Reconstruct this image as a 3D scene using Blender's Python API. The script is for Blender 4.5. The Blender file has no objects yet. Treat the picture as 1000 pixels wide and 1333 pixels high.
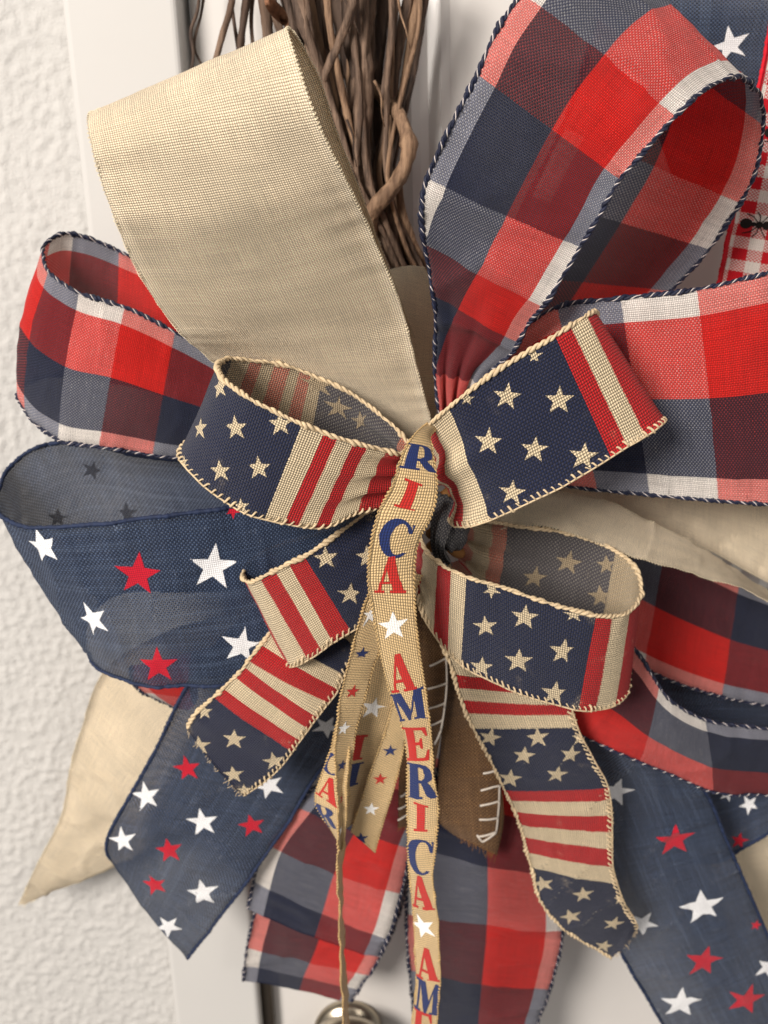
import bpy, bmesh, math, random
import numpy as np
from mathutils import Vector, Matrix, noise
from mathutils.geometry import tessellate_polygon

random.seed(7); np.random.seed(7)
R = math.radians
scene = bpy.context.scene
COL = scene.collection

# ------------------------------------------------------------------ camera
CAM = Vector((0.0, -0.435, 1.6165))
PITCH, ROLL, FPX = 15.0, -1.8, 1154.0
cam_data = bpy.data.cameras.new('camera')
cam_data.sensor_fit = 'VERTICAL'
cam_data.sensor_height = 36.0
cam_data.lens = 36.0 * FPX / 1333.0
cam_data.clip_start = 0.01
cam_data.clip_end = 20.0
cam_data.dof.use_dof = True
cam_data.dof.focus_distance = 0.285
cam_data.dof.aperture_fstop = 14.0
cam = bpy.data.objects.new('camera', cam_data)
COL.objects.link(cam)
CROT = Matrix.Rotation(R(90 - PITCH), 3, 'X') @ Matrix.Rotation(R(ROLL), 3, 'Z')
cam.matrix_world = Matrix.Translation(CAM) @ CROT.to_4x4()
scene.camera = cam

# ------------------------------------------------------------------ light
world = bpy.data.worlds.new('World'); scene.world = world; world.use_nodes = True
bg = world.node_tree.nodes['Background']
bg.inputs['Color'].default_value = (1.0, 0.95, 0.90, 1); bg.inputs['Strength'].default_value = 0.28

def area_lamp(name, loc, target, size, power, col):
    d = bpy.data.lights.new(name, 'AREA'); d.shape = 'DISK'; d.size = size; d.energy = power; d.color = col
    o = bpy.data.objects.new(name, d); COL.objects.link(o)
    o.location = loc
    o.rotation_euler = (Vector(target) - Vector(loc)).to_track_quat('-Z', 'Y').to_euler()
    return o
area_lamp('ceiling_lamp', (-1.05, -1.65, 2.30), (0, 0, 1.5), 0.75, 60, (1.0, 0.93, 0.855))
area_lamp('right_fill', (1.1, -1.9, 2.3), (0, 0, 1.45), 0.5, 5, (1.0, 0.93, 0.86))  # weak unseen second light from the right

vs = scene.view_settings
vs.view_transform = 'Standard'; vs.look = 'None'; vs.gamma = 1; vs.exposure = 0.12
scene.cycles.use_denoising = True
scene.cycles.transparent_max_bounces = 14
scene.cycles.max_bounces = 6
scene.cycles.diffuse_bounces = 3
scene.cycles.transmission_bounces = 4

# ------------------------------------------------------------------ helpers
CROT_N = np.array(CROT); CAM_N = np.array(CAM)
def P(x, y, h):
    """point on the ray through photo pixel (x,y), h millimetres in front of the wall plane y=0"""
    d = CROT_N @ np.array(((x - 500) / FPX, -(y - 666.5) / FPX, -1.0))
    k = (-h / 1000.0 - CAM_N[1]) / d[1]
    return CAM_N + d * k
def to_px(p):
    q = (np.asarray(p) - CAM_N) @ CROT_N
    return np.stack((500 + FPX * q[..., 0] / -q[..., 2], 666.5 - FPX * q[..., 1] / -q[..., 2]), -1), -q[..., 2]

def lin(r, g, b):
    f = lambda c: (c / 255 / 12.92) if c / 255 <= 0.04045 else ((c / 255 + 0.055) / 1.055) ** 2.4
    return (f(r), f(g), f(b), 1.0)

def mesh_obj(name, verts, faces, mats, parent=None, smooth=True, mat_idx=None):
    me = bpy.data.meshes.new(name)
    me.from_pydata([tuple(v) for v in verts], [], faces)
    if not isinstance(mats, (list, tuple)): mats = [mats]
    for m in mats: me.materials.append(m)
    if mat_idx is not None: me.polygons.foreach_set('material_index', mat_idx)
    if smooth: me.polygons.foreach_set('use_smooth', [True] * len(me.polygons))
    me.update()
    o = bpy.data.objects.new(name, me); COL.objects.link(o)
    if parent is not None: o.parent = parent; o.matrix_parent_inverse = parent.matrix_world.inverted()
    return o
def tag(o, label, cat=None, group=None, kind=None):
    if label: o['label'] = label
    if cat: o['category'] = cat
    if group: o['group'] = group
    if kind: o['kind'] = kind
    return o
def thing(name, loc, label, cat, group=None):
    o = bpy.data.objects.new(name, None); COL.objects.link(o)
    o.location = loc; o.empty_display_size = 0.01
    o.matrix_world = Matrix.Translation(Vector(loc))
    return tag(o, label, cat, group)

def tube(path, rad, sides=8, cap=True):
    """verts, faces of a tube along path (N,3) with radius scalar or per point"""
    path = np.asarray(path, float); n = len(path)
    rad = np.broadcast_to(np.asarray(rad, float), (n,))
    t = np.gradient(path, axis=0); t /= np.linalg.norm(t, axis=1)[:, None] + 1e-12
    ref = np.array((0.0, 1.0, 0.0)) if abs(t[0][1]) < 0.8 else np.array((1.0, 0, 0))
    V = []; u = np.cross(t[0], ref); u /= np.linalg.norm(u)
    ang = np.linspace(0, 2 * math.pi, sides, endpoint=False)
    for i in range(n):
        u = u - t[i] * np.dot(u, t[i]); u /= np.linalg.norm(u) + 1e-12
        w = np.cross(t[i], u)
        V.append(path[i] + rad[i] * (np.cos(ang)[:, None] * u + np.sin(ang)[:, None] * w))
    V = np.concatenate(V); F = []
    for i in range(n - 1):
        for j in range(sides):
            a = i * sides + j; b = i * sides + (j + 1) % sides
            F.append((a, b, b + sides, a + sides))
    if cap:
        F.append(tuple(range(sides - 1, -1, -1))); F.append(tuple((n - 1) * sides + k for k in range(sides)))
    return V, F
class MB:
    def __init__(s): s.V = []; s.F = []; s.n = 0
    def add(s, V, F):
        s.V.append(np.asarray(V)); s.F += [tuple(i + s.n for i in f) for f in F]; s.n += len(V)
    def build(s, name, mat, parent=None, smooth=True):
        return mesh_obj(name, np.concatenate(s.V), s.F, mat, parent, smooth)

# ------------------------------------------------------------------ node helper
class NT:
    def __init__(s, name):
        s.m = bpy.data.materials.new(name); s.m.use_nodes = True
        s.t = s.m.node_tree; s.t.nodes.clear()
    def n(s, typ, **kw):
        nd = s.t.nodes.new(typ)
        for k, v in kw.items(): setattr(nd, k, v)
        return nd
    def put(s, sock, v):
        if v is None: return
        if hasattr(v, 'is_linked') or isinstance(v, bpy.types.NodeSocket): s.t.links.new(v, sock)
        else: sock.default_value = v
    def math(s, op, a, b=None, c=None, clamp=False):
        nd = s.n('ShaderNodeMath', operation=op); nd.use_clamp = clamp
        for i, v in enumerate((a, b, c)): s.put(nd.inputs[i], v)
        return nd.outputs[0]
    def mix(s, f, a, b, mode='MIX'):
        nd = s.n('ShaderNodeMix', data_type='RGBA', blend_type=mode)
        s.put(nd.inputs[0], f); s.put(nd.inputs[6], a); s.put(nd.inputs[7], b)
        return nd.outputs[2]
    def smooth(s, x, lo, hi, a=0.0, b=1.0):
        nd = s.n('ShaderNodeMapRange', interpolation_type='SMOOTHSTEP')
        s.put(nd.inputs[0], x); nd.inputs[1].default_value = lo; nd.inputs[2].default_value = hi
        nd.inputs[3].default_value = a; nd.inputs[4].default_value = b
        return nd.outputs[0]
    def ramp(s, x, stops):
        nd = s.n('ShaderNodeValToRGB'); cr = nd.color_ramp; cr.interpolation = 'CONSTANT'
        while len(cr.elements) > 1: cr.elements.remove(cr.elements[0])
        cr.elements[0].position = max(0.0, stops[0][0]); cr.elements[0].color = stops[0][1]
        for p, c in stops[1:]:
            e = cr.elements.new(min(1.0, p)); e.color = c
        s.put(nd.inputs[0], x)
        return nd.outputs[0]
    def noise(s, vec, scale, detail=2.0, rough=0.5):
        nd = s.n('ShaderNodeTexNoise'); s.put(nd.inputs['Vector'], vec)
        nd.inputs['Scale'].default_value = scale; nd.inputs['Detail'].default_value = detail
        nd.inputs['Roughness'].default_value = rough
        return nd.outputs[0]
    def comb(s, x, y, z=0.0):
        nd = s.n('ShaderNodeCombineXYZ'); s.put(nd.inputs[0], x); s.put(nd.inputs[1], y); s.put(nd.inputs[2], z)
        return nd.outputs[0]

def cloth(name, color_fn, pitch, sheer=0.1, contrast=0.35, translucent=0.22, slub=0.25, bump=0.5, rough=0.85,
          hole=0.0, sheen=0.15, spec=0.15, worn=0.0, gap_col=0.55):
    """woven cloth. color_fn(nt, pu, pv, over) gives the yarn colour; over = 1 where the lengthwise yarn is on top."""
    nt = NT(name)
    uv = nt.n('ShaderNodeUVMap', uv_map='weave'); sep = nt.n('ShaderNodeSeparateXYZ'); nt.put(sep.inputs[0], uv.outputs[0])
    u, v = sep.outputs[0], sep.outputs[1]
    pat = nt.n('ShaderNodeUVMap', uv_map='pattern'); sp = nt.n('ShaderNodeSeparateXYZ'); nt.put(sp.inputs[0], pat.outputs[0])
    # yarn wander, so that rows are never ruler straight
    wob = nt.noise(uv.outputs[0], 0.35, 0.0)
    uw = nt.math('MULTIPLY_ADD', wob, pitch * 0.35, u)
    vw = nt.math('MULTIPLY_ADD', wob, -pitch * 0.4, v)
    k = math.pi / pitch
    a = nt.math('SINE', nt.math('MULTIPLY', uw, k)); b = nt.math('SINE', nt.math('MULTIPLY', vw, k))
    ab = nt.math('MULTIPLY', a, b)
    over = nt.smooth(ab, -0.25, 0.25)
    height = nt.math('POWER', nt.math('ABSOLUTE', ab), 0.5)
    # slubs: thick and thin yarns
    s1 = nt.noise(nt.comb(nt.math('MULTIPLY', u, 0.06), nt.math('MULTIPLY', v, 1.3 / pitch)), 1.0, 1.0, 0.6)
    s2 = nt.noise(nt.comb(nt.math('MULTIPLY', u, 1.3 / pitch), nt.math('MULTIPLY', v, 0.06), 5.0), 1.0, 1.0, 0.6)
    sl = nt.n('ShaderNodeMix', data_type='FLOAT'); nt.put(sl.inputs[0], over); nt.put(sl.inputs[2], s2); nt.put(sl.inputs[3], s1)
    slv = nt.math('MULTIPLY_ADD', nt.math('SUBTRACT', sl.outputs[0], 0.5), 2.2 * slub, 1.0)
    col = color_fn(nt, sp.outputs[0], sp.outputs[1], over, u, v)
    gap = nt.smooth(height, 0.15, 0.75)
    shade = nt.math('MULTIPLY', slv, nt.math('MULTIPLY_ADD', gap, contrast, 1.0 - 0.62 * contrast))
    hsv = nt.n('ShaderNodeHueSaturation'); nt.put(hsv.inputs['Color'], col); nt.put(hsv.inputs['Value'], shade)
    colr = hsv.outputs[0]
    bmp = nt.n('ShaderNodeBump'); bmp.inputs['Strength'].default_value = bump; bmp.inputs['Distance'].default_value = 0.0005
    hh = height
    nt.put(bmp.inputs['Height'], hh)
    bs = nt.n('ShaderNodeBsdfPrincipled'); nt.put(bs.inputs['Base Color'], colr)
    bs.inputs['Roughness'].default_value = rough; bs.inputs['Specular IOR Level'].default_value = spec
    bs.inputs['Sheen Weight'].default_value = sheen; bs.inputs['Sheen Roughness'].default_value = 0.5
    nt.put(bs.inputs['Normal'], bmp.outputs[0])
    tr = nt.n('ShaderNodeBsdfTranslucent'); nt.put(tr.inputs['Color'], colr); nt.put(tr.inputs['Normal'], bmp.outputs[0])
    m1 = nt.n('ShaderNodeMixShader'); m1.inputs[0].default_value = translucent
    nt.put(m1.inputs[1], bs.outputs[0]); nt.put(m1.inputs[2], tr.outputs[0])
    out = nt.n('ShaderNodeOutputMaterial')
    if sheer > 0 or hole > 0:
        tp = nt.n('ShaderNodeBsdfTransparent')
        big = nt.noise(uv.outputs[0], 0.06, 1.0)
        f = nt.math('MULTIPLY', nt.math('SUBTRACT', 1.0, gap), hole)
        f = nt.math('ADD', f, nt.math('MULTIPLY', nt.math('MULTIPLY_ADD', big, 1.0, 0.5), sheer), clamp=True)
        m2 = nt.n('ShaderNodeMixShader'); nt.put(m2.inputs[0], f)
        nt.put(m2.inputs[1], m1.outputs[0]); nt.put(m2.inputs[2], tp.outputs[0])
        nt.put(out.inputs[0], m2.outputs[0])
    else: nt.put(out.inputs[0], m1.outputs[0])
    return nt.m

def flat_col(c, vary=0.0):
    def fn(nt, pu, pv, over, u, v):
        if not vary: 
            rgb = nt.n('ShaderNodeRGB'); rgb.outputs[0].default_value = c; return rgb.outputs[0]
        n = nt.noise(nt.comb(u, v, 2.0), 0.05, 3.0)
        d = tuple(x * (1 - vary) for x in c[:3]) + (1,)
        l = tuple(min(1, x * (1 + vary)) for x in c[:3]) + (1,)
        return nt.mix(nt.smooth(n, 0.3, 0.7), d, l)
    return fn
def chambray(dark, light):
    def fn(nt, pu, pv, over, u, v):
        n = nt.noise(nt.comb(nt.math('MULTIPLY', u, 0.02), nt.math('MULTIPLY', v, 0.5), 8.0), 1.0, 2.0)
        f = nt.math('MULTIPLY_ADD', nt.math('SUBTRACT', 1.0, over), 0.50, nt.math('MULTIPLY', nt.smooth(n, 0.45, 0.75), 0.22))
        return nt.mix(f, dark, light)
    return fn
def plain(name, c, rough=0.6, spec=0.3, bump_scale=None, bump=0.2, metal=0.0, vary=0.12, vscale=60, coat=0.0):
    nt = NT(name); bs = nt.n('ShaderNodeBsdfPrincipled'); out = nt.n('ShaderNodeOutputMaterial')
    tc = nt.n('ShaderNodeTexCoord')
    n = nt.noise(tc.outputs['Object'], vscale, 4.0, 0.6)
    d = tuple(x * (1 - vary) for x in c[:3]) + (1,); l = tuple(min(1, x * (1 + vary)) for x in c[:3]) + (1,)
    nt.put(bs.inputs['Base Color'], nt.mix(nt.smooth(n, 0.3, 0.7), d, l))
    bs.inputs['Roughness'].default_value = rough; bs.inputs['Specular IOR Level'].default_value = spec
    bs.inputs['Metallic'].default_value = metal; bs.inputs['Coat Weight'].default_value = coat
    if bump_scale:
        b = nt.n('ShaderNodeBump'); b.inputs['Strength'].default_value = bump; b.inputs['Distance'].default_value = 0.001
        nt.put(b.inputs['Height'], nt.noise(tc.outputs['Object'], bump_scale, 5.0, 0.6)); nt.put(bs.inputs['Normal'], b.outputs[0])
    nt.put(out.inputs[0], bs.outputs[0])
    return nt.m

# ------------------------------------------------------------------ colours of the yarns and prints
TAN = lin(218, 199, 166); RED = lin(182, 26, 32); NAVY = lin(28, 36, 64)
PR, PN, PW = lin(228, 38, 32), lin(38, 44, 69), lin(246, 240, 234)
BEIGE = lin(244, 227, 198); DENIM = lin(46, 58, 82)
mixc = lambda a, b, f: tuple(a[i] * (1 - f) + b[i] * f for i in range(3)) + (1,)
TANB = mixc(TAN, lin(150, 128, 98), 0.6)
FCOL = {'T': TAN, 'R': RED, 'N': NAVY}
FBACK = {'T': TANB, 'R': mixc(RED, TANB, 0.42), 'N': mixc(NAVY, TANB, 0.12)}

def m_flag(name, stops, back=False):
    C = FBACK if back else FCOL
    def fn(nt, pu, pv, over, u, v):
        j = nt.math('MULTIPLY_ADD', nt.math('SUBTRACT', nt.noise(nt.comb(u, v), 2.0, 1.0), 0.5), 0.006, pu)
        c = nt.ramp(j, [(p, C[k]) for p, k in stops])
        w = nt.smooth(nt.noise(nt.comb(u, v, 4.0), 0.09, 2.0, 0.6), 0.62, 0.82)       # ink rubbed off in places
        c = nt.mix(nt.math('MULTIPLY', nt.math('SUBTRACT', 1.0, over), 0.34 if back else 0.025), c, lin(158, 152, 138) if back else C['T'])          # bare yarn between the inked knuckles
        return nt.mix(nt.math('MULTIPLY', w, nt.math('MULTIPLY_ADD', over, 0.45, 0.05)), c, C['T'])
    return cloth(name, fn, 0.86, sheer=0, hole=0, contrast=0.85, slub=0.34, bump=1.0, translucent=0.18)
def m_plaid(name, stops, flip=False):
    C = {'R': PR, 'N': PN, 'W': PW}
    def fn(nt, pu, pv, over, u, v):
        j = nt.math('MULTIPLY_ADD', nt.math('SUBTRACT', nt.noise(nt.comb(u, v), 2.0, 1.0), 0.5), 0.003, pu)
        Q = {k: tuple(x ** 0.68 for x in c[:3]) + (1,) for k, c in C.items()}; Qw = {k: tuple(x ** 0.32 for x in c[:3]) + (1,) for k, c in C.items()}   # interlaced yarns tint each other: weighted geometric mean
        weft = nt.ramp(j, [(p, Qw[k]) for p, k in stops])
        warp = nt.ramp(pv, [(0, Q['W']), (0.12, Q['N']), (0.51, Q['R']), (0.885, Q['W'])] if flip else [(0, Q['W']), (0.115, Q['R']), (0.49, Q['N']), (0.88, Q['W'])])
        geo = nt.mix(1.0, weft, warp, 'MULTIPLY')
        yarn = nt.mix(over, weft, warp); yarn = nt.mix(1.0, yarn, yarn, 'MULTIPLY')
        st = nt.smooth(nt.noise(nt.comb(nt.math('MULTIPLY', u, 1.6), nt.math('MULTIPLY', v, 0.16), 3.0), 1.0, 2.0, 0.7), 0.5, 0.78)
        return nt.mix(nt.math('MULTIPLY_ADD', st, 0.24, 0.19), geo, yarn)
    return cloth(name, fn, 0.64, sheer=0.06, hole=0.24, contrast=0.45, slub=0.40, bump=0.8, translucent=0.36)

M = {}
M['beige'] = cloth('beige_linen', flat_col(BEIGE, 0.06), 0.66, sheer=0, hole=0, contrast=0.75, slub=0.32, bump=0.9, translucent=0.22, sheen=0.2)
M['denim'] = cloth('navy_linen', chambray(lin(32, 46, 74), lin(102, 120, 150)), 0.74, sheer=0.14, hole=0.50, contrast=0.70, slub=0.75, bump=0.9, translucent=0.25)
M['denim_back'] = cloth('navy_linen_reverse', chambray(lin(44, 55, 80), lin(122, 136, 160)), 0.74, sheer=0.10, hole=0.42, contrast=0.70, slub=0.6, bump=0.9)
M['gold'] = cloth('tan_woven', flat_col(lin(212, 182, 134), 0.05), 1.05, sheer=0, contrast=0.75, slub=0.18, bump=0.9, translucent=0.08, spec=0.3, rough=0.6)
M['burlap'] = cloth('brown_burlap', chambray(lin(96, 66, 40), lin(170, 130, 86)), 0.95, sheer=0.02, hole=0.3, contrast=1.0, slub=0.7, bump=1.0)
M['star_tan'] = cloth('print_tan', flat_col(TAN), 0.86, sheer=0, contrast=0.85, slub=0.3, bump=1.0)
M['star_tan_back'] = cloth('print_tan_reverse', flat_col(mixc(TANB, NAVY, 0.12)), 0.86, sheer=0, contrast=0.8, slub=0.3, bump=1.0)
M['star_white'] = cloth('print_white', flat_col(lin(246, 246, 248)), 0.74, sheer=0, hole=0.35, contrast=0.34, slub=0.18, bump=0.5, translucent=0.1)
M['star_red'] = cloth('print_red', flat_col(lin(196, 26, 48)), 0.74, sheer=0, hole=0.35, contrast=0.35, slub=0.15, bump=0.5, translucent=0.1)
M['star_dark'] = cloth('print_reverse_dark', flat_col(lin(44, 47, 58)), 0.48, sheer=0.3, contrast=0.2, slub=0.1, bump=0.25, translucent=0.1)
M['ink_red'] = cloth('ink_red', flat_col(lin(192, 46, 40)), 1.05, sheer=0, contrast=0.25, slub=0.1, bump=0.7, translucent=0.05)
M['ink_blue'] = cloth('ink_blue', flat_col(lin(36, 50, 100)), 1.05, sheer=0, contrast=0.25, slub=0.1, bump=0.7, translucent=0.05)
M['ink_white'] = cloth('ink_white', flat_col(lin(246, 244, 240)), 1.05, sheer=0, contrast=0.12, slub=0.05, bump=0.5, translucent=0.05)
M['ink_black'] = cloth('ink_black', flat_col(lin(26, 22, 20)), 0.5, sheer=0, contrast=0.2, slub=0.1, bump=0.3, translucent=0.0)
M['thread_tan'] = plain('thread_tan', lin(206, 184, 150), 0.65, 0.25, 2500, 0.4, vary=0.16, vscale=700)
M['thread_navy'] = plain('thread_navy', lin(26, 31, 54), 0.5, 0.35, 2500, 0.4, vary=0.25, vscale=500)
M['thread_denim'] = plain('thread_denim', lin(32, 44, 72), 0.6, 0.3, 2500, 0.4, vary=0.2, vscale=500)
M['thread_pale'] = plain('thread_pale', lin(214, 204, 200), 0.7, 0.2, 2500, 0.3, vary=0.1, vscale=500)
M['thread_beige'] = plain('thread_beige', lin(216, 202, 174), 0.7, 0.2, 2500, 0.3, vary=0.12, vscale=500)
M['thread_red'] = plain('thread_red', lin(200, 24, 40), 0.6, 0.2, 2500, 0.3)

# ------------------------------------------------------------------ the ribbon builder
def spline(K, pts, q):
    """non-uniform Catmull-Rom through pts (n,3) at knots K, evaluated at q"""
    n = len(K); D = np.zeros_like(pts)
    for i in range(n):
        if i == 0: D[i] = (pts[1] - pts[0]) / (K[1] - K[0])
        elif i == n - 1: D[i] = (pts[-1] - pts[-2]) / (K[-1] - K[-2])
        else:
            h0, h1 = K[i] - K[i - 1], K[i + 1] - K[i]
            D[i] = ((pts[i] - pts[i - 1]) / h0 * h1 + (pts[i + 1] - pts[i]) / h1 * h0) / (h0 + h1)
    i = np.clip(np.searchsorted(K, q, side='right') - 1, 0, n - 2)
    h = (K[i + 1] - K[i]); t = ((q - K[i]) / h)[:, None]; h = h[:, None]
    return ((2 * t**3 - 3 * t**2 + 1) * pts[i] + (t**3 - 2 * t**2 + t) * h * D[i]
            + (-2 * t**3 + 3 * t**2) * pts[i + 1] + (t**3 - t**2) * h * D[i + 1]), i + t[:, 0]

class Sheet: pass
REPORT = []
def make_sheet(rows, nS=18, step=1.6, bulge=0.0, wrinkle=0.5, gather=(0, 0), gfreq=3.5, seed=0, thick=0.16, frow=None, wfreq=55, vend=None, vstart=None, kink=0.7):
    rows = np.array(rows, float); n = len(rows)
    A = np.array([P(*r[:3]) for r in rows]); B = np.array([P(*r[3:6]) for r in rows])
    Mid = (A + B) / 2
    d = 0.5 * np.linalg.norm(np.diff(A, axis=0), axis=1) + 0.5 * np.linalg.norm(np.diff(B, axis=0), axis=1)
    K = np.concatenate(([0], np.cumsum(np.maximum(d, 1e-5))))
    nT = max(14, int(K[-1] * 1000 / step)); q = np.linspace(0, K[-1], nT)
    q = np.unique(np.concatenate([q[np.min(np.abs(q[:, None] - K[None]), axis=1) > 0.0005], K[np.concatenate(([True], np.diff(K) > 0.0004))]]))
    a, ri = spline(K, A, q); b, _ = spline(K, B, q); nT = len(q)
    s = np.linspace(0, 1, nS)
    G = a[:, None] * (1 - s)[None, :, None] + b[:, None] * s[None, :, None]
    def normals(G):
        N = np.cross(np.gradient(G, axis=0), np.gradient(G, axis=1))
        return N / (np.linalg.norm(N, axis=2)[..., None] + 1e-12)
    N = normals(G)
    if frow is None: frow = (n - 1) / 2
    fi = int(np.argmin(np.abs(ri - frow)))
    sign = 1.0 if np.dot(N[fi, nS // 2], CAM_N - G[fi, nS // 2]) > 0 else -1.0
    N = N * sign
    L = K[-1] * 1000
    um = q * 1000
    disp = np.zeros((nT, nS))
    bl = np.interp(ri, np.arange(n), bulge) if np.ndim(bulge) else np.full(nT, bulge)
    disp += bl[:, None] * (4 * s * (1 - s))[None]
    for end, amp in ((0, gather[0]), (1, gather[1])):
        if amp:
            dist = um if end == 0 else L - um
            e = np.exp(-(dist / 22.0) ** 1.3)
            ph = seed * 1.7 + end
            disp += amp * e[:, None] * np.sin(2 * math.pi * gfreq * s + ph)[None] + 0.45 * amp * e[:, None] * np.sin(2 * math.pi * gfreq * 1.9 * s + 2.1 * ph + 1)[None]
    if wrinkle:
        for i in range(nT):
            for j in range(nS):
                p = G[i, j]
                disp[i, j] += wrinkle * noise.noise(Vector((p[0] * wfreq + seed * 7.3, p[1] * wfreq, p[2] * wfreq))) \
                    + 0.35 * wrinkle * noise.noise(Vector((p[0] * wfreq * 3.1 + seed, p[1] * wfreq * 3.1 + 5, p[2] * wfreq * 3.1)))
    ew = np.abs(2 * s - 1) ** 2.5
    for i in range(nT):
        for sd, msk in ((0, s < 0.5), (1, s >= 0.5)):
            k1 = noise.noise(Vector((um[i] * 0.075 + seed * 3.1, sd * 9.7, 1.0))) + 0.55 * noise.noise(Vector((um[i] * 0.21 + seed * 5.3, sd * 4.1, 7.0)))
            disp[i, msk] += kink * 1.5 * k1 * ew[msk]
    if wrinkle > 0.6:
        for i in range(nT):
            for j in range(nS):
                p = G[i, j]; r = abs(noise.noise(Vector((p[0] * 34 + seed * 2.7, p[1] * 34, p[2] * 34))))
                disp[i, j] += 0.9 * wrinkle * max(0.0, 1 - r * 6.5) ** 2
    G = G + N * (disp / 1000)[..., None]
    N = normals(G) * sign
    sh = Sheet(); sh.G, sh.N, sh.um, sh.ri, sh.s, sh.sign, sh.nrow = G, N, um, ri, s, sign, n
    sh.wid = np.linalg.norm(np.diff(G, axis=1), axis=2).sum(1) * 1000
    sh.thick = thick; sh.L = L; sh.vend = np.ones(nT) if vend is None else np.interp(ri, np.arange(n), vend); sh.vst = np.zeros(nT) if vstart is None else np.interp(ri, np.arange(n), vstart)
    sh.px, sh.depth = to_px(G)
    return sh

def surf(sh, ui, sj, off):
    """interpolate the sheet at fractional row ui, fractional column sj, off mm along the front normal"""
    nT, nS = sh.G.shape[:2]
    ui = np.clip(ui, 0, nT - 1.001); sj = np.clip(sj, 0, nS - 1.001)
    i = ui.astype(int); j = sj.astype(int); fu = (ui - i)[:, None]; fs = (sj - j)[:, None]
    def bl(Q): return (Q[i, j] * (1 - fu) * (1 - fs) + Q[i + 1, j] * fu * (1 - fs) + Q[i, j + 1] * (1 - fu) * fs + Q[i + 1, j + 1] * fu * fs)
    n = bl(sh.N); n /= np.linalg.norm(n, axis=1)[:, None] + 1e-12
    return bl(sh.G) + n * off / 1000

def set_uv(o, W, Pt):
    me = o.data
    li = np.zeros(len(me.loops), int); me.loops.foreach_get('vertex_index', li)
    for nm, arr in (('weave', W), ('pattern', Pt)):
        l = me.uv_layers.new(name=nm); l.data.foreach_set('uv', np.asarray(arr, float)[li].ravel())

def cloth_mesh(sh, name, mats, parent, width):
    nT, nS = sh.G.shape[:2]; h = sh.thick / 1000
    F = sh.G + sh.N * h / 2; Bk = sh.G - sh.N * h / 2
    V = np.concatenate((F.reshape(-1, 3), Bk.reshape(-1, 3))); o = nT * nS
    idx = np.arange(nT * nS).reshape(nT, nS)
    q = np.stack((idx[:-1, :-1], idx[1:, :-1], idx[1:, 1:], idx[:-1, 1:]), -1).reshape(-1, 4)
    f1 = q if sh.sign > 0 else q[:, ::-1]
    f2 = (q[:, ::-1] if sh.sign > 0 else q) + o
    rim = []
    for i in range(nT - 1):
        for c in (0, nS - 1): rim.append((idx[i, c], idx[i + 1, c], idx[i + 1, c] + o, idx[i, c] + o))
    for j in range(nS - 1):
        for c in (0, nT - 1): rim.append((idx[c, j], idx[c, j + 1], idx[c, j + 1] + o, idx[c, j] + o))
    faces = f1.tolist() + f2.tolist() + [tuple(int(x) for x in r) for r in rim]
    mi = [0] * len(f1) + [1] * len(f2) + [0] * len(rim)
    ob = mesh_obj(name, V, faces, mats, parent, True, mi)
    W = np.stack(np.broadcast_arrays(sh.um[:, None], (sh.s * width)[None, :]), -1).reshape(-1, 2)
    Pt = np.stack(np.broadcast_arrays((sh.ri / (sh.nrow - 1))[:, None], sh.vst[:, None] + sh.s[None, :] * (sh.vend - sh.vst)[:, None]), -1).reshape(-1, 2)
    set_uv(ob, np.concatenate((W, W)), np.concatenate((Pt, Pt)))
    return ob

def edge_path(sh, side, step):
    j = 0 if side == 0 else -1; jj = 1 if side == 0 else -2
    E = sh.G[:, j]; N = sh.N[:, j]; D = E - sh.G[:, jj]; D /= np.linalg.norm(D, axis=1)[:, None] + 1e-12
    d = np.concatenate(([0], np.cumsum(np.linalg.norm(np.diff(E, axis=0), axis=1)))) * 1000
    q = np.arange(0, d[-1], step)
    it = lambda X: np.stack([np.interp(q, d, X[:, k]) for k in range(3)], 1)
    return it(E), it(N), it(D), q
def helix_edge(sh, side, parent, mat, pitch, rad, thread, core, core_mat=None, ell=0.8, seed=0, strands=1, inset=0.15, fleck=None):
    """overlock stitching: threads wound round the wired edge; strands=2 twists a cord"""
    st = min(pitch / 9.0, 0.34)
    E, N, D, q = edge_path(sh, side, st)
    if len(E) < 12: return
    rs = np.random.RandomState(seed + side)
    kn = np.arange(0, q[-1] + 8, 2.9)
    wob = np.interp(q, kn, np.cumsum(rs.normal(0, 0.7, len(kn)))); rj = 1 + 0.27 * np.interp(q, kn, rs.normal(0, 1, len(kn)).clip(-1.6, 1.6))
    dr = 0.14 * rad * np.interp(q, kn, rs.normal(0, 1, len(kn)))
    C = E - D * ((inset * rad + dr) / 1000)[:, None]
    mb = MB()
    for k in range(strands):
        ph = 2 * math.pi * (q / pitch + k / strands) + wob
        path = C + (np.cos(ph) * rad * ell * rj / 1000)[:, None] * N + (np.sin(ph) * rad * rj / 1000)[:, None] * D
        mb.add(*tube(path, thread / 1000 * rj, 6))
    o = mb.build('edge_stitching', mat, parent)
    if fleck:
        ph = 2 * math.pi * (q / pitch + 0.25) + wob
        path = C + (np.cos(ph) * rad * 1.38 * rj / 1000)[:, None] * N + (np.sin(ph) * rad * 1.35 * rj / 1000)[:, None] * D
        v, f = tube(path, 0.00018, 5); mesh_obj('edge_fleck_thread', v, f, fleck, parent)
    if core:
        sk = slice(None, None, 3)
        v, f = tube((E + D * 0.25 * rad / 1000)[sk], core / 1000, 6); mesh_obj('edge_wire', v, f, core_mat or mat, parent)
    return o
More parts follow.
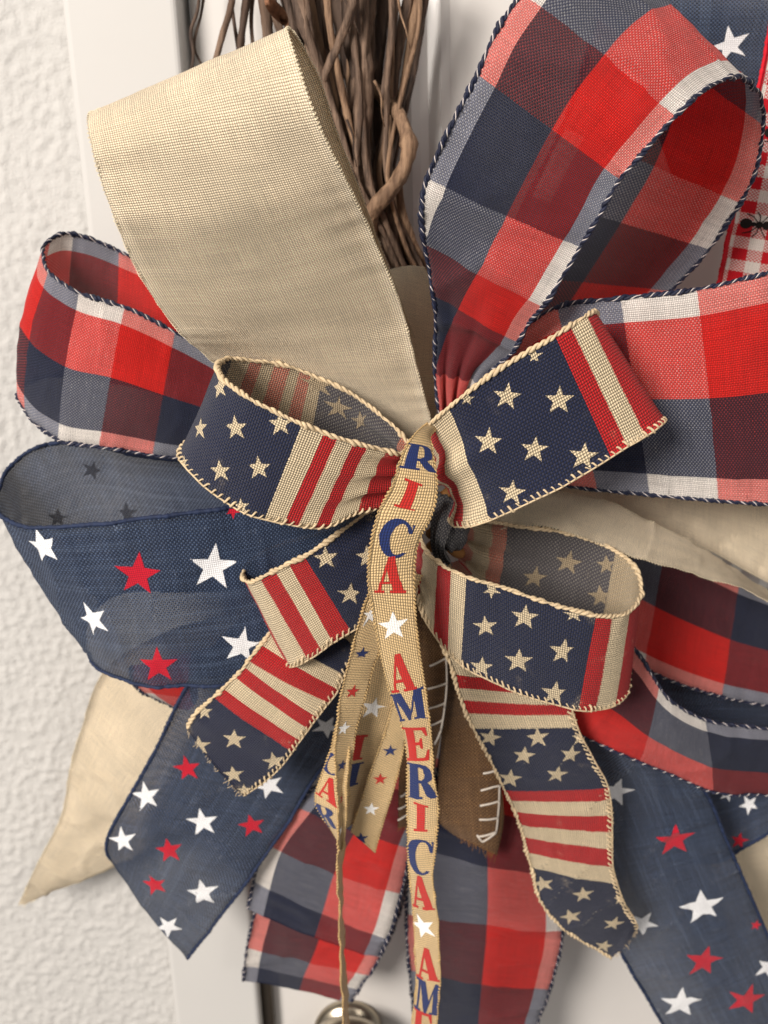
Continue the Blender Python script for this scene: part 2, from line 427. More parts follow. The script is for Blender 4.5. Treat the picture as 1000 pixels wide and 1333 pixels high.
def plain_edge(sh, side, parent, mat, rad, name='selvage', seed=0, inset=0.0):
    E, N, D, q = edge_path(sh, side, 0.8)
    rs = np.random.RandomState(seed + side)
    r = rad / 1000 * (1 + 0.18 * rs.normal(0, 1, len(q)).clip(-1.5, 1.5))
    v, f = tube(E - D * inset / 1000, r, 6)
    return mesh_obj(name, v, f, mat, parent)

def fray(sh, end, parent, mat, n=26, lo=0.6, hi=2.6, seed=0):
    """loose threads standing out of a cut end"""
    rs = np.random.RandomState(seed); row = 0 if end == 0 else -1; nx = 1 if end == 0 else -2
    mb = MB(); nS = len(sh.s)
    for k in range(n):
        x = rs.uniform(0, nS - 1.01); j = int(x); f = x - j
        p = sh.G[row, j] * (1 - f) + sh.G[row, j + 1] * f
        d = p - (sh.G[nx, j] * (1 - f) + sh.G[nx, j + 1] * f); d /= np.linalg.norm(d) + 1e-9
        side = sh.G[row, j + 1] - sh.G[row, j]; side /= np.linalg.norm(side) + 1e-9
        ln = rs.uniform(lo, hi) / 1000; c = rs.normal(0, 0.35); z = rs.normal(0, 0.25)
        t = np.linspace(-0.3, 1, 5)[:, None]
        pts = p + d * ln * t + side * ln * c * t**2 + sh.N[row, j] * ln * z * t**2
        mb.add(*tube(pts, 0.00011, 4))
    o = mb.build('loose_threads', mat, parent); o['kind'] = 'stuff'; return o

def locate(sh, x, y, back=False, r0=None, r1=None):
    d = np.hypot(sh.px[..., 0] - x, sh.px[..., 1] - y)
    face = np.einsum('ijk,ijk->ij', sh.N, CAM_N - sh.G) > 0
    d = d + np.where(face != back, 0, 1e4)
    if r0 is not None: d = d + np.where((sh.ri[:, None] >= r0) & (sh.ri[:, None] <= r1), 0, 1e4)
    i, j = np.unravel_index(np.argmin(d), d.shape)
    nT, nS = d.shape
    # one Newton refinement in the sample grid
    i0, i1 = max(i - 1, 0), min(i + 1, nT - 1); j0, j1 = max(j - 1, 0), min(j + 1, nS - 1)
    Jm = np.stack(((sh.px[i1, j] - sh.px[i0, j]) / (i1 - i0), (sh.px[i, j1] - sh.px[i, j0]) / (j1 - j0)), 1)
    try: dd = np.linalg.solve(Jm, np.array((x, y)) - sh.px[i, j])
    except Exception: dd = np.zeros(2)
    dd = np.clip(dd, -1, 1)
    return float(np.clip(i + dd[0], 0, nT - 1.01)), float(np.clip(j + dd[1], 0, nS - 1.01))

def decal(sh, name, polys, tris, x, y, frame, mat, parent, off=0.22, back=False, width=38.0, r0=None, r1=None):
    """lay a flat print (2-D points in mm, x right / y up as seen) on the sheet at photo pixel (x,y)"""
    ui, sj = locate(sh, x, y, back, r0, r1)
    i, j = int(ui), int(sj); nT, nS = sh.G.shape[:2]
    i = min(max(i, 1), nT - 2); j = min(max(j, 1), nS - 2)
    eu = (sh.G[i + 1, j] - sh.G[i - 1, j]) / 2 * 1000      # mm per row
    es = (sh.G[i, j + 1] - sh.G[i, j - 1]) / 2 * 1000
    n = sh.N[i, j]
    if frame == 'ribbon':
        up = -eu / np.linalg.norm(eu)
    else:
        ang = R(frame); upc = CROT_N @ np.array((math.sin(ang), math.cos(ang), 0.0))
        up = upc - n * np.dot(upc, n); up /= np.linalg.norm(up)
    right = np.cross(up, n) * (1 if not back else -1)
    pts = np.asarray(polys, float)
    d3 = pts[:, :1] * right[None] + pts[:, 1:2] * up[None]
    g = np.array(((eu @ eu, eu @ es), (eu @ es, es @ es)))
    rhs = np.stack((d3 @ eu, d3 @ es), 1)
    ab = np.linalg.solve(g, rhs.T).T
    U = ui + ab[:, 0]; S = sj + ab[:, 1]
    inside = (S > -0.0) & (S < nS - 1) & (U > 0) & (U < nT - 1)
    if not inside.any(): return None
    Sc = np.clip(S, 0.02, nS - 1.02); Uc = np.clip(U, 0.02, nT - 1.02)
    o_ = -off if back else off
    V = surf(sh, Uc, Sc, o_)
    keep = [t for t in tris if inside[list(t)].any()]
    if not keep: return None
    used = sorted({k for t in keep for k in t}); mp = {k: q for q, k in enumerate(used)}
    V = V[used]; T = [tuple(mp[k] for k in t) for t in keep]
    ob = mesh_obj(name, V, T, mat, parent)
    um = np.interp(Uc[used], np.arange(nT), sh.um); vm = Sc[used] / (nS - 1) * width
    W = np.stack((um, vm), 1); set_uv(ob, W, W)
    return ob

def subdivide(pts, tris, maxlen):
    pts = [tuple(p) for p in pts]; tris = list(tris)
    for _ in range(6):
        mid = {}; new = []; ch = False
        def m(a, b):
            k = (min(a, b), max(a, b))
            if k not in mid:
                mid[k] = len(pts); pts.append(((pts[a][0] + pts[b][0]) / 2, (pts[a][1] + pts[b][1]) / 2))
            return mid[k]
        ln = lambda a, b: math.hypot(pts[a][0] - pts[b][0], pts[a][1] - pts[b][1])
        if max(max(ln(a, b), ln(b, c), ln(c, a)) for a, b, c in tris) < maxlen: break
        for a, b, c in tris:
            x, y, z = m(a, b), m(b, c), m(c, a); new += [(a, x, z), (x, b, y), (z, y, c), (x, y, z)]
        tris = new
    return pts, tris
def star_shape(r, inner=0.40, jit=0.0):
    pts = [(0, 0)]
    for k in range(10):
        rr = (r if k % 2 == 0 else r * inner) * (1 + random.uniform(-jit, jit)); t = math.pi * k / 5
        pts.append((rr * math.sin(t), rr * math.cos(t)))
    return subdivide(pts, [(0, k + 1, (k + 1) % 10 + 1) for k in range(10)], 1.6)
def star(sh, x, y, rpx, rot, mat, parent, back=False, width=38.0, r0=None, r1=None, inner=0.40, off=0.22):
    ui, sj = locate(sh, x, y, back, r0, r1)
    dep = sh.depth[int(ui), int(sj)]
    pts, tris = star_shape(rpx * dep / FPX * 1000, inner, 0.04)
    return decal(sh, 'star', pts, tris, x, y, rot, M[mat], parent, off, back, width, r0, r1)

LET = {
 'I': ([(.22,0),(.78,0),(.78,.08),(.66,.08),(.66,.92),(.78,.92),(.78,1),(.22,1),(.22,.92),(.34,.92),(.34,.08),(.22,.08)], None),
 'A': ([(0,0),(.32,0),(.32,.07),(.22,.07),(.27,.25),(.55,.25),(.60,.07),(.50,.07),(.50,0),(1.02,0),(1.02,.07),(.94,.07),(.62,1),(.42,1),(.12,.07),(0,.07)],
       [(.30,.33),(.52,.33),(.41,.72)]),
 'M': ([(0,0),(.28,0),(.28,.07),(.19,.07),(.19,.78),(.43,0),(.52,0),(.74,.72),(.74,.07),(.64,.07),(.64,0),(1.1,0),(1.1,.07),(1.0,.07),(1.0,.93),(1.1,.93),(1.1,1),(.78,1),(.58,.40),(.38,1),(0,1),(0,.93),(.1,.93),(.1,.07),(0,.07)], None),
 'E': ([(0,0),(.85,0),(.9,.3),(.82,.3),(.72,.09),(.42,.09),(.42,.46),(.55,.46),(.6,.35),(.67,.35),(.67,.65),(.6,.65),(.55,.55),(.42,.55),(.42,.91),(.7,.91),(.8,.72),(.87,.72),(.84,1),(0,1),(0,.93),(.12,.93),(.12,.07),(0,.07)], None),
 'R': ([(0,0),(.5,0),(.5,.07),(.4,.07),(.4,.46),(.48,.46),(.62,.1),(.75,0),(1,0),(1,.07),(.92,.1),(.78,.42),(.7,.5),(.86,.6),(.9,.74),(.84,.9),(.68,.98),(.5,1),(0,1),(0,.93),(.1,.93),(.1,.07),(0,.07)],
       [(.4,.55),(.5,.55),(.6,.62),(.62,.74),(.58,.88),(.48,.92),(.4,.92)]),
}
def _c():
    o = [(.52 + .50 * math.cos(R(t)), .5 + .51 * math.sin(R(t))) for t in range(40, 321, 14)]
    i = [(.60 + .27 * math.cos(R(t)), .5 + .42 * math.sin(R(t))) for t in range(308, 51, -14)]
    return ([(.93,.66),(.93,.97),(.86,.97)] + o + i + [(.84,.66)], None)
LET['C'] = _c()
def letter(sh, ch, x, y, hpx, wmm, mat, parent, width, r0=None, r1=None, back=False):
    ui, sj = locate(sh, x, y, back, r0, r1); dep = sh.depth[int(ui), int(sj)]
    # height is measured along the ribbon, so undo the foreshortening there
    i = min(max(int(ui), 2), len(sh.um) - 3); j = int(sj)
    pxl = np.linalg.norm(sh.px[i + 2, j] - sh.px[i - 2, j]) / (sh.um[i + 2] - sh.um[i - 2])
    h = hpx / pxl
    outer, hole = LET[ch]
    loops = [outer] + ([hole] if hole else [])
    flat = [p for l in loops for p in l]
    tris = tessellate_polygon([[Vector((p[0], p[1], 0)) for p in l] for l in loops])
    pts = [((p[0] - 0.5) * wmm, (p[1] - 0.5) * h) for p in flat]
    pts, tris = subdivide(pts, [tuple(t) for t in tris], 1.2)
    return decal(sh, 'letter', pts, tris, x, y, 'ribbon', M[mat], parent, 0.24, back, width, r0, r1)

WIDTH = {'flag': 38.0, 'plaid': 63.5, 'navy': 63.5, 'beige': 63.5, 'gold': 19.0}
def ribbon(kind, name, label, rows, bands=None, stars=(), frayed=(), group=None, edges=(0, 1), flip=False, **kw):
    w = WIDTH[kind]
    sh = make_sheet(rows, **kw)
    n = sh.nrow - 1
    seed = kw.get('seed', 0)
    REPORT.append((name, seed, np.round(np.interp(np.arange(sh.nrow), sh.ri, sh.wid)).astype(int).tolist(), int(sh.L)))
    b = P(*rows[0][:3]) * 0.5 + P(*rows[0][3:6]) * 0.5
    t = thing(name, b, label, 'ribbon', group)
    if kind == 'flag':
        st = [(r / n, c) for r, c in bands]
        ms = [m_flag('flag_print', st), m_flag('flag_print_reverse', st, True)]
    elif kind == 'plaid':
        m = m_plaid('plaid_weave', [(r / n, c) for r, c in bands], flip); ms = [m, m]
    elif kind == 'navy': ms = [M['denim'], M['denim_back']]
    else: ms = [M[kind]] * 2
    cl = cloth_mesh(sh, 'cloth', ms, t, w)
    for e in edges:
        if kind == 'flag': (helix_edge(sh, e, t, M['thread_tan'], 5.2, 0.46, 0.54, 0, None, 0.9, seed, 2) if e == 0 else
                           helix_edge(sh, e, t, M['thread_tan'], 2.6, 1.0, 0.34, 0.36, None, 0.6, seed, 1, 0.7))
        elif kind == 'plaid': helix_edge(sh, e, t, M['thread_navy'], 4.6, 0.42, 0.54, 0, None, 0.9, seed, 2, fleck=M['thread_pale'])
        elif kind == 'navy': plain_edge(sh, e, t, M['thread_denim'], 0.85, 'wired_edge', seed, 0.3)
        elif kind == 'beige':
            helix_edge(sh, e, t, M['thread_beige'], 1.3, 0.38, 0.13, 0, None, 0.6, seed)
        elif kind == 'gold': helix_edge(sh, e, t, M['gold_edge'], 1.5, 0.30, 0.28, 0, None, 0.8, seed)
    for s in stars:
        x, y, r, rot, m = s[:5]; o = s[5] if len(s) > 5 else {}
        star(sh, x, y, r, rot, m, cl, width=w, **o)
    for e in frayed: fray(sh, e, t, {'flag': M['thread_tan'], 'plaid': M['thread_navy'], 'navy': M['thread_denim'], 'beige': M['thread_beige'], 'gold': M['thread_tan']}[kind], seed=seed)
    return cl, sh
M['gold_edge'] = plain('tan_selvage', lin(190, 160, 112), 0.6, 0.3, 2500, 0.4, vary=0.15, vscale=700)

# ================================================================== THE SETTING
def box(x0, x1, y0, y1, z0, z1, bev=0.0):
    bm = bmesh.new(); bmesh.ops.create_cube(bm, size=1)
    for v in bm.verts:
        v.co = ((x0 + x1) / 2 + v.co.x * (x1 - x0), (y0 + y1) / 2 + v.co.y * (y1 - y0), (z0 + z1) / 2 + v.co.z * (z1 - z0))
    if bev: bmesh.ops.bevel(bm, geom=bm.edges[:], offset=bev, segments=4, profile=0.5, affect='EDGES')
    return bm
def bm_obj(name, bm, mat, parent=None, smooth=False):
    me = bpy.data.meshes.new(name); bm.normal_update(); bm.to_mesh(me); bm.free(); me.materials.append(mat)
    me.polygons.foreach_set('use_smooth', [smooth] * len(me.polygons))
    o = bpy.data.objects.new(name, me); COL.objects.link(o)
    if parent is not None: o.parent = parent; o.matrix_parent_inverse = parent.matrix_world.inverted()
    return o

M['wall'] = plain('plaster', lin(190, 188, 185), 0.8, 0.2, 700, 0.6, vary=0.02, vscale=8)
M['paint'] = plain('casing_paint', lin(192, 190, 187), 0.6, 0.25, 60, 0.05, vary=0.015, vscale=10)
M['door'] = plain('door_paint', lin(206, 202, 198), 0.30, 0.5, 45, 0.06, vary=0.02, vscale=12)
M['nickel'] = plain('satin_nickel', lin(176, 166, 148), 0.28, 0.5, None, metal=1.0, vary=0.05)
M['gasket'] = plain('dark_strike', lin(70, 62, 54), 0.35, 0.5, None, metal=0.7, vary=0.1)

XW, XC, XD = -0.131, -0.0815, -0.0795
# plaster wall with trowelled relief
xs = np.concatenate((np.linspace(-0.60, -0.345, 60), np.linspace(-0.34, XW + 0.004, 165))); zs = np.concatenate((np.linspace(0.90, 1.096, 50), np.linspace(1.10, 1.82, 560), np.linspace(1.824, 2.04, 50)))
nx, nz = len(xs), len(zs)
V = []
for z in zs:
    for x in xs:
        a = noise.noise(Vector((x * 270, z * 250, 1.3))); b = noise.noise(Vector((x * 620, z * 580, 7.7))); c = noise.noise(Vector((x * 70, z * 60, 3.1)))
        r = max(0.0, a + 0.45 * b + 0.2 * c + 0.05)
        V.append((x, 0.0040 - 0.0009 * min(1.0, r * 2.2) - 0.0003 * b, z))
F = [(j * nx + i, j * nx + i + 1, (j + 1) * nx + i + 1, (j + 1) * nx + i) for j in range(nz - 1) for i in range(nx - 1)]
wall = mesh_obj('wall', V, F, M['wall']); wall['kind'] = 'structure'
# door casing, its rounded inner edge and the stop beyond it
casing = bm_obj('door_casing', box(XW, XC, -0.012, 0.02, 0.90, 2.04, 0.003), M['paint'], smooth=False); casing['kind'] = 'structure'
# the door: leaf with one long raised panel field
door = thing('door', (0.2, 0.02, 0.92), 'white painted panel door behind the wreath and bow', 'door')
bm_obj('leaf', box(XD, 0.62, 0.004, 0.03, 0.90, 2.04, 0.0025), M['door'], door)
def moulding(x0, x1, z0, z1, y0):
    prof = [(0, 0), (0.002, -0.003), (0.006, -0.0045), (0.010, -0.003), (0.014, -0.0005), (0.020, -0.002), (0.024, 0.0)]
    mb = MB(); pts = []
    for d, y in prof:
        pts += [(x0 + d, y0 + y, z0 + d), (x1 - d, y0 + y, z0 + d), (x1 - d, y0 + y, z1 - d), (x0 + d, y0 + y, z1 - d)]
    F = [(k * 4 + c, k * 4 + (c + 1) % 4, (k + 1) * 4 + (c + 1) % 4, (k + 1) * 4 + c) for k in range(len(prof) - 1) for c in range(4)]
    mb.add(pts, F); return mb
moulding(0.012, 0.20, 1.40, 1.98, 0.0037).build('panel_moulding', M['door'], door, False)
moulding(0.30, 0.52, 1.40, 1.98, 0.0037).build('panel_moulding', M['door'], door, False)
kc = P(452, 1388, 24)
def lathe(prof, c, n=40):
    """profile of (distance along -y, radius) turned about the y axis through c"""
    V = []; F = []
    for d, r in prof:
        for k in range(n):
            t = 2 * math.pi * k / n; V.append((c[0] + r * math.cos(t), c[1] - d, c[2] + r * math.sin(t)))
    for i in range(len(prof) - 1):
        for k in range(n): F.append((i * n + k, i * n + (k + 1) % n, (i + 1) * n + (k + 1) % n, (i + 1) * n + k))
    return V, F
knob = bpy.data.objects.new('door_knob', None)
yk = 0.004; cc = (kc[0], yk, kc[2])
kv, kf = lathe([(0, .001), (0, .020), (.003, .021), (.006, .018), (.008, .014), (.012, .014), (.014, .020), (.017, .025), (.022, .027), (.027, .026), (.031, .021), (.033, .013), (.034, .0005)], cc)
mesh_obj('door_knob', kv, kf, M['nickel'], door)
sp = P(344, 1300, -2)
bm_obj('latch_plate', box(XD - 0.0022, XD + 0.0045, -0.004, 0.012, 1.10, P(344, 1266, 0)[2], 0.0018), M['gasket'], door, True)
bm_obj('latch_plate_lip', box(XD - 0.0052, XD - 0.0024, -0.010, 0.010, 1.10, P(344, 1264, 0)[2], 0.0012), M['nickel'], door, True)

# ================================================================== GRAPEVINE WREATH
def bark(name, c1, c2):
    nt = NT(name); bs = nt.n('ShaderNodeBsdfPrincipled'); out = nt.n('ShaderNodeOutputMaterial'); tc = nt.n('ShaderNodeTexCoord')
    mp = nt.n('ShaderNodeMapping'); nt.put(mp.inputs[0], tc.outputs['Object']); mp.inputs['Scale'].default_value = (420, 420, 50)
    n = nt.noise(mp.outputs[0], 1.0, 5.0, 0.65); n2 = nt.noise(tc.outputs['Object'], 45, 3.0)
    c = nt.mix(nt.smooth(n, 0.3, 0.7), c1, c2)
    c = nt.mix(nt.smooth(n2, 0.5, 0.75), c, mixc(c2, lin(60, 40, 30), 0.6))
    nt.put(bs.inputs['Base Color'], c); bs.inputs['Roughness'].default_value = 0.7; bs.inputs['Specular IOR Level'].default_value = 0.25
    b = nt.n('ShaderNodeBump'); b.inputs['Strength'].default_value = 0.7; b.inputs['Distance'].default_value = 0.0016
    nt.put(b.inputs['Height'], n); nt.put(bs.inputs['Normal'], b.outputs[0]); nt.put(out.inputs[0], bs.outputs[0]); return nt.m
BK = [bark('bark_dark', lin(50, 39, 34), lin(100, 82, 70)), bark('bark_mid', lin(66, 52, 44), lin(130, 107, 90)), bark('bark_light', lin(92, 70, 55), lin(158, 128, 102))]
wreath = thing('grapevine_wreath', P(480, 200, 10), 'wreath of twisted brown grapevine twigs hanging on the door above the bow', 'wreath')
def vine(pts, r0, r1, mat, nodes=True, parent=wreath, name='vine', sides=14):
    Q = np.array([P(*p) for p in pts]); d = np.concatenate(([0], np.cumsum(np.linalg.norm(np.diff(Q, axis=0), axis=1))))
    n = max(10, int(d[-1] / 0.0022)); q = np.linspace(0, d[-1], n); C, _ = spline(d, Q, q)
    rr = np.linspace(r0, r1, n) / 1000
    ph = random.uniform(0, 99)
    for i in range(n):
        C[i] += 0.0009 * np.array(noise.noise_vector(Vector(C[i]) * 45 + Vector((ph, 0, 0))))
        rr[i] *= 1 + 0.16 * noise.noise(Vector((ph, q[i] * 130, 0))) + 0.10 * noise.noise(Vector((ph, q[i] * 520, 3)))
        if nodes:
            k = (q[i] * 1000 + ph) % 46
            if k < 5: rr[i] *= 1 + 0.22 * math.sin(k / 5 * math.pi)
    v, f = tube(C, rr, sides)
    if r0 > 1.0:
        v = v.reshape(n, sides, 3)
        for i in range(n):
            for j in range(sides):
                a = 2 * math.pi * j / sides
                v[i, j] += (v[i, j] - C[i]) * (0.24 * noise.noise(Vector((2.4 * math.cos(a) + ph, 2.4 * math.sin(a), q[i] * 70))) + 0.10 * noise.noise(Vector((5 * math.cos(a) + ph, 5 * math.sin(a), q[i] * 330))))
        v = v.reshape(-1, 3)
    return mesh_obj(name, v, f, mat, parent)
# pixels are photo pixels, third number millimetres in front of the wall
VINES = [
 ([(368, -60, 20), (380, 20, 22), (398, 110, 24), (430, 220, 26), (470, 320, 26), (520, 420, 24), (600, 520, 22), (760, 620, 20)], 4.2, 3.4, 0),
 ([(395, -60, 30), (412, 30, 32), (432, 120, 32), (452, 220, 30), (480, 320, 28), (530, 430, 26), (640, 540, 24), (800, 640, 22)], 5.0, 3.6, 1),
 ([(430, -60, 26), (446, 30, 28), (462, 110, 30), (472, 200, 30), (492, 300, 28), (540, 400, 24), (650, 500, 20)], 4.4, 3.4, 0),
 ([(450, -60, 40), (462, 20, 40), (474, 100, 40), (470, 180, 40), (482, 270, 36), (515, 360, 30), (580, 450, 26)], 4.8, 3.8, 1),
 ([(486, -60, 36), (480, 10, 36), (468, 80, 38), (452, 150, 38), (446, 210, 34), (470, 310, 28)], 3.4, 2.6, 1),
 ([(505, -60, 24), (498, 20, 24), (490, 100, 22), (492, 190, 20), (510, 290, 18), (540, 370, 18), (600, 460, 18)], 3.6, 2.6, 0),
 ([(540, -60, 34), (530, 10, 34), (514, 90, 34), (502, 170, 32), (488, 230, 32), (490, 300, 28), (512, 370, 26)], 2.6, 2.2, 1),
 ([(565, -60, 30), (548, 20, 30), (532, 90, 30), (516, 160, 30), (506, 230, 28), (520, 310, 26), (560, 390, 24)], 2.0, 1.7, 0),
 ([(452, 60, 14), (470, 96, 18), (500, 130, 30), (522, 154, 42), (532, 186, 46), (526, 222, 46), (506, 250, 48), (488, 272, 46), (482, 300, 40), (490, 340, 34)], 2.8, 3.9, 2),
 ([(520, 230, 40), (524, 275, 38), (538, 315, 34), (556, 352, 30), (575, 400, 26)], 2.2, 1.8, 2),
 ([(505, 262, 36), (512, 300, 34), (522, 340, 30), (532, 370, 28)], 2.6, 2.2, 1),
 ([(340, -60, 24), (345, 0, 24), (352, 60, 24), (372, 140, 22), (400, 230, 20)], 3.0, 2.4, 1),
 ([(322, -60, 18), (322, 0, 18), (314, 66, 18), (318, 140, 18), (340, 220, 18)], 2.0, 1.7, 0),
 ([(308, -60, 22), (302, 0, 22), (290, 50, 22), (280, 90, 22), (286, 170, 22)], 1.7, 1.4, 1),
 ([(352, -60, 30), (356, 0, 30), (374, 70, 28), (410, 160, 26)], 2.2, 1.8, 1),
 ([(380, -60, 44), (392, 20, 46), (420, 100, 44), (438, 170, 40), (460, 260, 36)], 2.8, 2.2, 0),
 ([(300, -30, 16), (304, 30, 16), (312, 80, 16), (322, 140, 16)], 1.0, 0.8, 0),
 ([(262, -40, 14), (256, 20, 14), (248, 40, 14), (250, 70, 14), (247, 100, 14), (256, 180, 14)], 0.9, 0.7, 0),
 ([(270, -40, 12), (263, 20, 12), (254, 66, 12), (262, 84, 12), (272, 130, 12)], 0.8, 0.6, 0),
 ([(331, -30, 14), (328, 20, 14), (331, 70, 14), (340, 130, 14)], 1.1, 0.9, 1),
 ([(470, -40, 50), (456, 20, 50), (440, 60, 48), (424, 96, 46), (412, 130, 44)], 2.4, 1.6, 1),
 ([(424, -40, 48), (428, 30, 48), (440, 90, 46), (450, 140, 44), (466, 210, 40)], 1.8, 1.5, 2),
 ([(516, -40, 40), (510, 30, 40), (504, 80, 40), (498, 130, 40)], 1.5, 1.2, 0),
]
for k in range(34):
    f = random.random(); x0 = 352 + 205 * f; x1 = 440 + 70 * f + random.uniform(-16, 16); h0 = random.uniform(14, 46)
    VINES.append(([(x0, -60, h0), (x0 + (x1 - x0) * .3 + random.uniform(-8, 8), 40, h0 + random.uniform(-3, 3)), (x0 + (x1 - x0) * .6 + random.uniform(-8, 8), 130, h0 + random.uniform(-3, 3)), (x1, 230, h0), (x1 + 30 + random.uniform(-8, 20), 330, h0 - 6), (x1 + 90, 430, h0 - 10)], random.uniform(0.9, 2.2), random.uniform(0.7, 1.6), random.choice((0, 0, 1, 1, 2))))
for pts, r0, r1, mi in VINES: vine(pts, r0 * 0.86, r1 * 0.86, BK[mi])
for k in range(26):          # thin tendrils and peeled bark fibres between the vines
    x = random.uniform(350, 545); y = random.uniform(-30, 240); h = random.uniform(22, 52)
    dx = random.uniform(-26, 26); ln = random.uniform(30, 80)
    vine([(x, y, h), (x + dx * 0.4 + random.uniform(-6, 6), y + ln * 0.35, h + random.uniform(-3, 4)), (x + dx * 0.7, y + ln * 0.7, h), (x + dx, y + ln, h - 3)], random.uniform(0.35, 0.8), 0.2, random.choice(BK), False, name='tendril', sides=5)
# dry curled leaf caught in the vines
leaf_m = plain('dry_leaf', lin(120, 84, 62), 0.7, 0.2, 300, 0.6, vary=0.3, vscale=150)
lv = []; ln = 12
for i in range(ln):
    t = i / (ln - 1)
    for j in range(7):
        s = j / 6 - 0.5; w = 26 * math.sin(math.pi * min(1, 0.08 + t * 0.92)) ** 0.8
        lv.append(P(350 + 22 * t + s * w, -6 + 44 * t + 6 * s, 50 + 9 * math.cos(3.0 * s + t * 4) + 4 * noise.noise(Vector((i * .7, j * .6, 0)))))
lf = [(i * 7 + j, i * 7 + j + 1, (i + 1) * 7 + j + 1, (i + 1) * 7 + j) for i in range(ln - 1) for j in range(6)]
mesh_obj('dry_leaf', lv, lf, leaf_m, wreath)

# ================================================================== BACKGROUND RIBBONS
w_, r_ = 'star_white', 'star_red'
# navy ribbon above the gingham, top right
ribbon('navy', 'navy_star_ribbon', 'navy ribbon with one white star in the top right corner', [
 (800, -70, 30, 1060, -90, 34), (812, 0, 30, 1064, -10, 36), (824, 60, 28, 1040, 70, 32), (850, 150, 24, 1040, 160, 26), (880, 240, 20, 1050, 240, 20)],
 stars=[(950, 62, 26, -14, w_)], seed=1, wrinkle=0.8)
# gingham ribbon with ants, right edge
def ging(nt, pu, pv, over, u, v):
    red, wh = lin(206, 26, 40), lin(238, 230, 222)
    def st(x, per):
        f = nt.math('FRACT', nt.math('DIVIDE', x, per)); return nt.math('GREATER_THAN', f, 0.5)
    a = nt.mix(st(u, 9.4), wh, red); b = nt.mix(st(nt.math('ADD', v, 2.4), 9.4), wh, red)
    edge = nt.math('LESS_THAN', pv, 0.03)
    return nt.mix(edge, nt.mix(nt.math('MULTIPLY_ADD', nt.math('SUBTRACT', over, 0.5), 0.7, 0.5), a, b), red)
M['gingham'] = cloth('red_gingham', ging, 0.62, sheer=0.03, hole=0.1, contrast=0.25, slub=0.15)
sh = make_sheet([(1012, -40, 62, 1170, 0, 62), (994, 80, 60, 1150, 110, 60), (972, 190, 56, 1130, 215, 56), (952, 285, 52, 1108, 310, 52), (934, 375, 48, 1090, 400, 48), (920, 450, 44, 1080, 470, 44)], seed=2, wrinkle=0.4)
g = thing('gingham_ribbon', P(934, 375, 48), 'red and white gingham ribbon printed with black ants, at the right edge', 'ribbon')
gcl = cloth_mesh(sh, 'cloth', [M['gingham']] * 2, g, 38.0); plain_edge(sh, 0, g, M['thread_red'], 0.7, 'selvage', 2)
def ellipse(cx, cy, a, b, n=14): return [(cx + a * math.cos(2 * math.pi * k / n), cy + b * math.sin(2 * math.pi * k / n)) for k in range(n)]
def ant(px, py, rot, sc):
    ap = []; at = []
    def addp(poly):
        o = len(ap); ap.extend(poly); at.extend([tuple(o + q for q in t) for t in tessellate_polygon([[Vector((p[0], p[1], 0)) for p in poly]])])
    addp(ellipse(-3.6, 0, 2.3, 1.75)); addp(ellipse(-0.9, 0, 0.95, 0.75)); addp(ellipse(1.2, 0, 1.4, 1.15)); addp(ellipse(3.9, 0.1, 1.6, 1.5))
    def leg(p, q, r2):
        for a, b in ((p, q), (q, r2)):
            dx, dy = b[0] - a[0], b[1] - a[1]; l = math.hypot(dx, dy); nx_, ny_ = -dy / l * 0.22, dx / l * 0.22
            addp([(a[0] + nx_, a[1] + ny_), (a[0] - nx_, a[1] - ny_), (b[0] - nx_ * .7, b[1] - ny_ * .7), (b[0] + nx_ * .7, b[1] + ny_ * .7)])
    for s in (1, -1):
        leg((0.4, .8 * s), (-1.4, 2.6 * s), (-4.2, 3.4 * s)); leg((1.2, 1.0 * s), (1.0, 2.8 * s), (-0.4, 4.4 * s)); leg((1.9, .8 * s), (3.0, 2.4 * s), (4.6, 4.2 * s)); leg((4.8, .7 * s), (6.0, 1.6 * s), (7.2, 1.3 * s))
    decal(sh, 'ant_print', [(x * sc, y * sc) for x, y in ap], at, px, py, rot, M['ink_black'], gcl, 0.24, width=38.0)
ant(984, 292, 6, 1.15); ant(1012, 178, 20, 1.0)

# navy strip behind lower right, beige tail behind it
ribbon('beige', 'beige_ribbon', 'dull beige ribbon tail behind the navy tail, lower right edge', [
 (880, 1000, 30, 1060, 980, 30), (910, 1080, 26, 1080, 1060, 26), (940, 1180, 22, 1100, 1150, 22), (960, 1290, 20, 1120, 1260, 20), (980, 1380, 18, 1140, 1370, 18)], seed=3)
ribbon('navy', 'navy_star_ribbon', 'short stretch of navy star ribbon tucked under the right plaid loop', [
 (830, 850, 30, 870, 1120, 46), (910, 858, 28, 935, 1122, 46), (985, 868, 26, 985, 1094, 44), (1040, 880, 26, 1045, 1062, 42), (1090, 890, 26, 1100, 1030, 40)],
 stars=[(947, 1033, 12, 20, w_), (975, 1047, 14, -30, w_), (962, 1094, 12, 10, r_)], seed=4)
# beige tail left
ribbon('beige', 'beige_ribbon', 'long pointed beige ribbon tail against the plaster wall, lower left', [
 (330, 790, 60, 470, 900, 60), (200, 830, 52, 360, 960, 56), (134, 876, 46, 300, 1030, 52), (106, 948, 42, 250, 1070, 48), (91, 1006, 36, 210, 1095, 42), (81, 1060, 32, 170, 1118, 36), (52, 1118, 28, 122, 1140, 30), (24, 1178, 24, 62, 1160, 24)],
 seed=5, wrinkle=1.6, wfreq=40, bulge=2.0, frayed=(1,))
# small plaid end peeking out below the navy loop
ribbon('plaid', 'plaid_ribbon', 'tiny plaid ribbon end peeking out below the left navy loop', [
 (170, 868, 58, 330, 830, 58), (174, 890, 56, 320, 900, 56), (196, 906, 54, 310, 930, 54), (226, 922, 52, 300, 950, 52)], [(0, 'R'), (1.6, 'W')], seed=6, nS=14)
